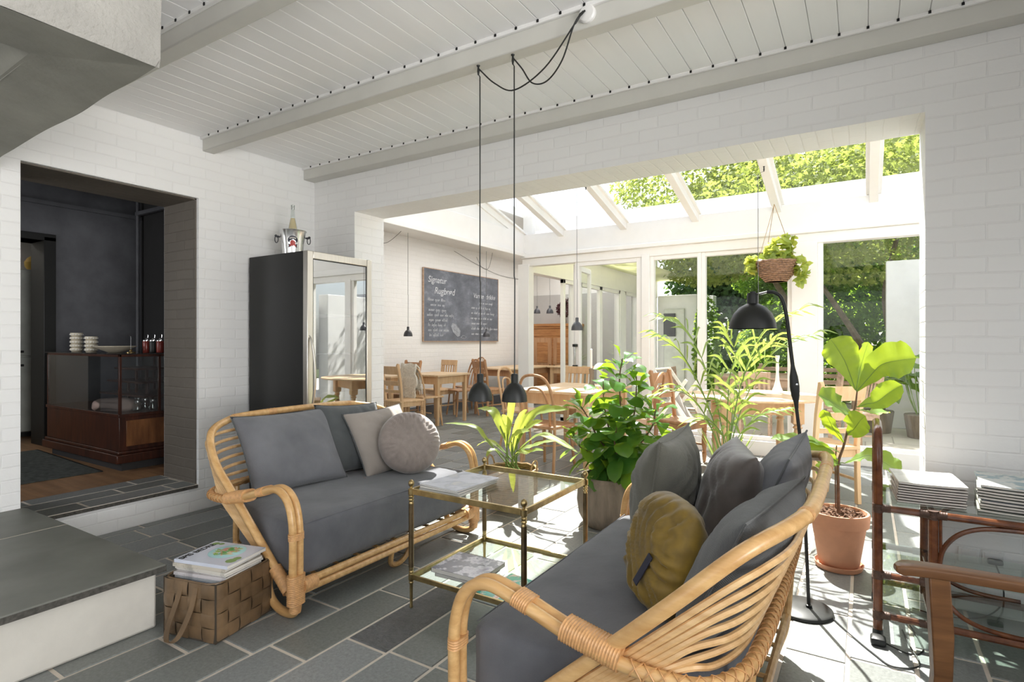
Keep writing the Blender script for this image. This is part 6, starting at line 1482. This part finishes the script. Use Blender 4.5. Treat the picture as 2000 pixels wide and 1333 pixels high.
# ---- leafy pot plant in the grey clay pot
O = Vector((-1.475, 3.62, 0))
t = thing('rubber_plant', 'bushy round-leaved green plant in a wide grey clay pot behind the side table', 'potted plant', O)
pot_round('clay_pot', [(.165, 0), (.175, .004), (.215, .08), (.228, .17), (.222, .25), (.204, .305), (.198, .318), (.203, .33), (.198, .338), (.186, .336), (.182, .30), (.19, .2)], 'grey_pot', t, .186, .305, seg=48)
rs = random.Random(5)
STEMS = [((.0, .0), [(1212, 880), (1212, 800), (1210, 740), (1216, 700)], 0, 34), ((-.03, .0), [(1190, 890), (1165, 850), (1148, 815), (1132, 790)], -.08, 26), ((.04, .0), [(1225, 890), (1255, 860), (1275, 830), (1280, 800)], -.05, 26),
         ((-.05, -.04), [(1180, 905), (1155, 885), (1135, 875), (1125, 860)], -.16, 20), ((.07, -.02), [(1235, 905), (1265, 890), (1285, 870), (1298, 860)], -.14, 20), ((.0, .06), [(1205, 890), (1190, 840), (1180, 790), (1178, 745)], .14, 24),
         ((.02, .05), [(1222, 890), (1235, 830), (1242, 780), (1243, 735)], .1, 24), ((0, -.08), [(1205, 915), (1205, 885), (1200, 860), (1205, 835)], -.17, 28)]
for bx__, px_, dy, nl in STEMS:
    pts = [Vector((bx__[0], bx__[1], .30))] + [F(x, y, dy * (i + 1) / 4) for i, (x, y) in enumerate(px_)]
    st = crom(pts, 6); mb = MB(); mb.tube(st, [.008 - .004 * i / (len(st) - 1) for i in range(len(st))], 7); obj('stem', mb, M['stem'], t)
    mb = MB(); N_ = len(st) - 1
    for k in range(nl):
        tt = .16 + .84 * (k + .5) / nl; p = st[int(tt * N_)]; ang = k * 2.4 + rs.uniform(-.4, .4); el = -.55 + 1.5 * tt ** 2.2 + rs.uniform(-.3, .3)
        d = Vector((math.cos(ang) * math.cos(el), math.sin(ang) * math.cos(el), math.sin(el))); l_ = (.14 + .06 * rs.random()) * (1 if tt < .9 else .85); w_ = l_ * (.58 + .12 * rs.random())
        up_ = Vector((0, 0, 1)) + Vector((rs.uniform(-.5, .5), rs.uniform(-.5, .5), 0)); b0 = p + d * .022; dro = Vector((0, 0, -l_ * (.16 + .2 * rs.random())))
        leaf(mb, [b0, b0 + d * l_ * .5 + Vector((0, 0, .006)), b0 + d * l_ + dro], w_, up_, 'ov', .16, .05, k, 8, 2)
        mb.tube([p, b0], .002, 4)
    obj('foliage', mb, M['leaf_rubber'], t, solid=-1, sharp=80)
mb = MB()
for k in range(10):
    a = k * .63; mb.tube(crom([Vector((.16 * math.cos(a), .16 * math.sin(a), .31)), Vector((.19 * math.cos(a), .19 * math.sin(a), .35)), Vector((.235 * math.cos(a + .2), .235 * math.sin(a + .2), .36 + .02 * math.sin(k)))], 4), .002, 4)
    leaf(mb, [Vector((.22 * math.cos(a), .22 * math.sin(a), .36)), Vector((.25 * math.cos(a + .2), .25 * math.sin(a + .2), .37))], .02, Vector((0, 0, 1)), 'ov', .1, 0, 0, 5, 1)
obj('ground_shoots', mb, M['leaf_tongue'], t, solid=-1)
# ---- kentia palm behind the laced sofa
O = Vector((-.80, 4.02, 0))
t = thing('palm', 'feathery palm with arching fronds behind the laced sofa', 'potted plant', O)
pot_round('palm_pot', [(.12, 0), (.13, .004), (.155, .26), (.16, .28), (.15, .285), (.145, .26)], 'wax', t, .145, .262)
def frond(px_, dys, nleaf, ll, droop=.5, w_=.026, start=.30, seed=0):
    rs_ = random.Random(seed); pts = [Vector((rs_.uniform(-.03, .03), rs_.uniform(-.03, .03), .26))] + [F(x, y, dy) for (x, y), dy in zip(px_, dys)]
    c__ = crom(pts, 8); L = len(c__) - 1; mb = MB(); mb.tube(c__, [.0055 - .0042 * i / L for i in range(L + 1)], 6); fr = obj('frond', mb, M['stem_green'], t)
    mb = MB()
    for k in range(nleaf):
        tt = start + (1 - start) * k / (nleaf - 1); i = min(L - 1, int(tt * L)); p = c__[i].lerp(c__[i + 1], tt * L - i); tg = (c__[min(L, i + 1)] - c__[max(0, i - 1)]).normalized()
        s_ = tg.cross(Vector((0, 0, 1))); s_ = s_.normalized() if s_.length > .1 else Vector((1, 0, 0)); up_ = s_.cross(tg)
        lk = ll * (.55 + .55 * math.sin(PI * min(1, .25 + .7 * (tt - start) / (1 - start)))) * rs_.uniform(.85, 1.1)
        for sg in (-1, 1):
            d = (tg * (.75 + .5 * tt) + s_ * sg * (1.0 - .35 * tt) + up_ * .25).normalized()
            leaf(mb, [p, p + d * lk * .5 + Vector((0, 0, -droop * lk * .10)), p + d * lk + Vector((0, 0, -droop * lk * .62))], w_, (up_ + s_ * sg * .35), 'blade', .3, 0, 0, 6, 1)
    obj('leaflets', mb, M['leaf_palm'], fr, solid=-1, sharp=80)
FR = [([(1405, 860), (1370, 760), (1330, 690), (1290, 660)], (-.02, -.1, -.2, -.28), 15, .26), ([(1412, 850), (1385, 740), (1345, 650), (1300, 622)], (0, .0, .05, .1), 16, .26),
      ([(1420, 850), (1425, 740), (1436, 690), (1420, 650)], (0, -.02, -.05, -.1), 14, .26), ([(1428, 850), (1450, 740), (1490, 650), (1555, 610)], (0, .0, -.05, -.08), 16, .27),
      ([(1430, 860), (1460, 770), (1510, 690), (1585, 655)], (0, .1, .2, .3), 15, .26), ([(1402, 870), (1370, 800), (1330, 765), (1285, 770)], (-.05, -.14, -.22, -.28), 12, .20),
      ([(1436, 870), (1460, 830), (1490, 810), (1530, 800)], (0, .08, .12, .2), 10, .18), ([(1425, 860), (1430, 800), (1420, 760), (1400, 720)], (.05, .15, .25, .35), 11, .22),
      ([(1418, 870), (1405, 840), (1380, 820), (1350, 830)], (-.03, -.1, -.16, -.2), 9, .15), ([(1428, 850), (1445, 760), (1470, 700), (1505, 665)], (0, -.1, -.2, -.3), 13, .24)]
for i, (px_, dys, nl, ll) in enumerate(FR): frond(px_, dys, max(7, int(nl * .62)), ll * 1.15, .75, .021, .36, i)
mb = MB()
for k in range(12):
    a = k * .55; l_ = .35 + .02 * (k % 4); leaf(mb, [Vector((.03 * math.cos(a), .03 * math.sin(a), .27)), Vector((.09 * math.cos(a), .09 * math.sin(a), .27 + l_ * .5)), Vector((.20 * math.cos(a), .20 * math.sin(a), .27 + l_))], .028, Vector((math.cos(a), math.sin(a), 1)), 'blade', .3, 0, 0, 6, 1)
obj('young_blades', mb, M['leaf_palm'], t, solid=-1)
# ---- plant in the round wicker basket
O = Vector((-2.27, 3.62, 0))
t = thing('basket_plant', 'tongue-leaved plant in a round wicker basket beside the far arm of the sofa', 'potted plant', O)
def wicker(name_, parent, prof, m, seg=64, rows=16, amp=.004, cz=0):
    """woven wall: wavy coils passing in front of and behind upright stakes"""
    mb = MB(); H0, H1 = prof[0][1], prof[-1][1]
    def rad(z_):
        for (r0, z0), (r1, z1) in zip(prof[:-1], prof[1:]):
            if z0 <= z_ <= z1: return r0 + (r1 - r0) * (z_ - z0) / (z1 - z0)
        return prof[-1][0]
    for k in range(rows):
        z_ = H0 + (H1 - H0) * (k + .5) / rows; r_ = rad(z_)
        mb.tube([((r_ + amp * math.cos(seg / 4 * a + PI * k)) * math.cos(a), (r_ + amp * math.cos(seg / 4 * a + PI * k)) * math.sin(a), z_) for a in [2 * PI * q / seg for q in range(seg)]], (H1 - H0) / rows * .56, 5, closed=True)
    o = obj(name_, mb, M[m], parent, sharp=80); o['kind'] = 'stuff'
    mb = MB(); r_ = rad(H1); mb.tube([((r_ + .002 * math.sin(9 * a)) * math.cos(a), (r_ + .002 * math.sin(9 * a)) * math.sin(a), H1 + .003 * math.sin(14 * a)) for a in [2 * PI * q / 60 for q in range(60)]], .009, 6, closed=True); mb.lathe([(0, H0), (prof[0][0] * .98, H0)], (0, 0, 0), 30); obj('basket_rim', mb, M[m], parent)
    return o
wicker('basket_wall', t, [(.165, .004), (.185, .12), (.19, .285)], 'wicker', 72, 18)
for s_, nm in ((-1, 'basket_handle'), (1, 'basket_handle')):
    mb = MB(); mb.tube(crom([(s_ * .185, -.05, .27), (s_ * .20, -.035, .34), (s_ * .205, 0, .365), (s_ * .20, .035, .34), (s_ * .185, .05, .27)], 5), .007, 6); obj(nm, mb, M['wicker'], t)
mb = MB(); mb.grid(lambda u, v_: Vector((.182 * v_ * math.cos(2 * PI * u), .182 * v_ * math.sin(2 * PI * u), .245 + .008 * noise.noise(Vector((u * 9, v_ * 6, 1))))), 20, 5); obj('soil', mb, M['soil'], t, solid=-1)
BL_ = [([(992, 850), (1000, 790), (1003, 735)], 0, .062, (.1, -1, .2)), ([(960, 870), (930, 835), (868, 827)], -.05, .045, (0, -.3, 1)), ([(985, 850), (965, 805), (932, 798)], .05, .07, (-.2, -.4, .9)), ([(1010, 850), (1050, 805), (1112, 800)], -.05, .075, (.2, -.7, .7)),
       ([(1015, 870), (1060, 850), (1130, 885)], -.05, .07, (.1, -.3, 1)), ([(1005, 860), (1030, 815), (1075, 790)], .1, .06, (.1, -.6, .8)), ([(990, 870), (985, 830), (950, 800)], .1, .055, (-.3, -.6, .7)), ([(1000, 860), (1015, 820), (1030, 800)], -.1, .05, (.2, -.9, .3)),
       ([(980, 875), (955, 862), (930, 872)], .12, .05, (0, -.3, 1)), ([(1012, 880), (1040, 872), (1085, 862)], .1, .06, (.1, -.3, 1)), ([(995, 870), (1005, 850), (1035, 842)], -.14, .07, (0, -.6, .8)), ([(975, 880), (960, 880), (950, 893)], -.16, .05, (-.1, -.5, .9)),
       ([(1005, 880), (1030, 885), (1062, 880)], -.16, .06, (.1, -.4, .9)), ([(990, 860), (995, 830), (980, 810)], -.05, .06, (-.2, -.8, .5)), ([(1002, 868), (1025, 838), (1060, 822)], .0, .07, (.1, -.7, .7))]
for i, (px_, dy, w_, nn) in enumerate(BL_):
    b0 = Vector((rs.uniform(-.07, .07), rs.uniform(-.06, .06), .245)); pts = [F(x, y, dy * (q + 1) / 3) for q, (x, y) in enumerate(px_)]
    mb = MB(); leaf(mb, [pts[0].lerp(b0, .25), pts[0].lerp(pts[1], .4), pts[1], pts[1].lerp(pts[2], .55) + Vector((0, 0, .01)), pts[2]], w_, Vector(nn), 'tongue', .25, .12, i, 16, 2); lf_ = obj('leaf', mb, M['leaf_tongue'], t, solid=-1, sharp=80)
    mb = MB(); mb.tube([b0, pts[0].lerp(b0, .25), pts[0].lerp(pts[1], .4)], .0045, 6); obj('leaf_stalk', mb, M['stem_green'], lf_)
# ---- hanging basket in the conservatory
c0 = at(1516, 522, 6.22); O = Vector((c0.x, 6.22, c0.z))
t = thing('hanging_basket', 'wicker hanging basket with a trailing round-leaved plant above the floor lamp', 'hanging plant', O)
wicker('basket_wall', t, [(.09, -.145), (.155, -.07), (.185, .055)], 'wicker_dark', 60, 12, .006)
foliage('foliage', [(.02, 0, .16, .15, .13, .12), (-.02, 0, .08, .20, .14, .06), (.23, -.02, -.02, .075, .08, .15), (-.22, -.02, .04, .07, .08, .10), (.10, 0, .26, .09, .08, .07), (.20, -.05, -.16, .05, .05, .07)], 430, .085, M['leaf_pilea'], t, 6, 'oval', flat=.2, shell=.2)
tp = Vector((-.80, 6.40, rafter_z(6.40) - .09)) - O
for k, (x, y) in enumerate(((-.17, -.02), (.17, 0), (-.12, .1))):
    mb = MB(); mb.tube([(x, y, .05), tp], .003, 5); obj('hanging_cord', mb, M['wicker'], t)
# ---- plants right of the opening and outside
O = Vector((.64, 4.35, 0))
t = thing('corner_plant', 'plant with pale leaves mostly hidden behind the right-hand wall end', 'potted plant', O)
pot_round('plant_pot', [(.10, 0), (.11, .004), (.14, .24), (.145, .25), (.135, .255)], 'grey_pot', t, .13, .235)
for i, (x, y, z1) in enumerate(((-.34, -.15, .72), (-.30, -.05, .50), (-.2, .2, .8), (.1, .1, .9), (-.30, -.20, .34))):
    mb = MB(); p1 = Vector((x, y, z1)); leaf(mb, [Vector((x * .3, y * .3, .3 + .5 * (z1 - .25))), Vector((x * .65, y * .65, z1 * .95)), p1], .12, Vector((0, -.5, 1)), 'heart', .2, .1, i, 10, 2); lf_ = obj('leaf', mb, M['leaf_tongue'], t, solid=-1)
    mb = MB(); mb.tube([Vector((0, 0, .235)), Vector((x * .3, y * .3, .3 + .5 * (z1 - .25)))], .004, 5); obj('leaf_stalk', mb, M['stem_green'], lf_)
for i, (x, y, lab, s_) in enumerate(((.62, 9.1, 'split-leaved garden plant in front of the white garden wall', 1.0), (.15, 9.35, 'low leafy potted plant at the left end of the white garden wall', .75))):
    O = Vector((x, y, -.02)); t = thing('garden_plant', lab, 'plant', O)
    pot_round('plant_pot', [(.14, 0), (.15, .004), (.19, .30), (.18, .31)], 'grey_pot', t, .17, .28)
    rs = random.Random(i + 2)
    for k in range(13):
        a = k * 2.4; l_ = (.30 + .2 * rs.random()) * s_; h_ = (.45 + .5 * rs.random()) * s_; d = Vector((math.cos(a), math.sin(a), 0)); mb = MB()
        p0 = Vector((0, 0, .28)) + d * .04; p1 = p0 + d * .15 + Vector((0, 0, h_ * .8)); p2 = p1 + d * l_ * .5 + Vector((0, 0, .02)); p3 = p1 + d * l_ + Vector((0, 0, -.12))
        leaf(mb, [p1, p2, p3], l_ * .75, Vector((0, 0, 1)) + d * .3, 'heart', .15, .25, k, 12, 3); lf_ = obj('leaf', mb, M['leaf_hedge'], t, solid=-1)
        mb = MB(); mb.tube(crom([p0, p0.lerp(p1, .5) + d * .02, p1], 4), .005, 5); obj('leaf_stalk', mb, M['stem_green'], lf_)
O = Vector((-4.75, 9.95, .75)); t = thing('spiky_plant', 'small spiky green plant on the table in front of the old cabinet', 'potted plant', O + Vector((0, 0, .0003)))
pot_round('plant_pot', [(.05, 0), (.06, .1), (.055, .1)], 'wax', t, .05, .09)
mb = MB()
for k in range(22):
    a = k * 2.4; e_ = .3 + .05 * (k % 12); d = Vector((math.cos(a) * math.cos(e_), math.sin(a) * math.cos(e_), math.sin(e_))); leaf(mb, [Vector((0, 0, .09)), Vector((0, 0, .09)) + d * .16, Vector((0, 0, .07)) + d * .30], .016, Vector((0, 0, 1)), 'blade', .3, 0, 0, 6, 1)
obj('blades', mb, M['leaf_hedge'], t, solid=-1)
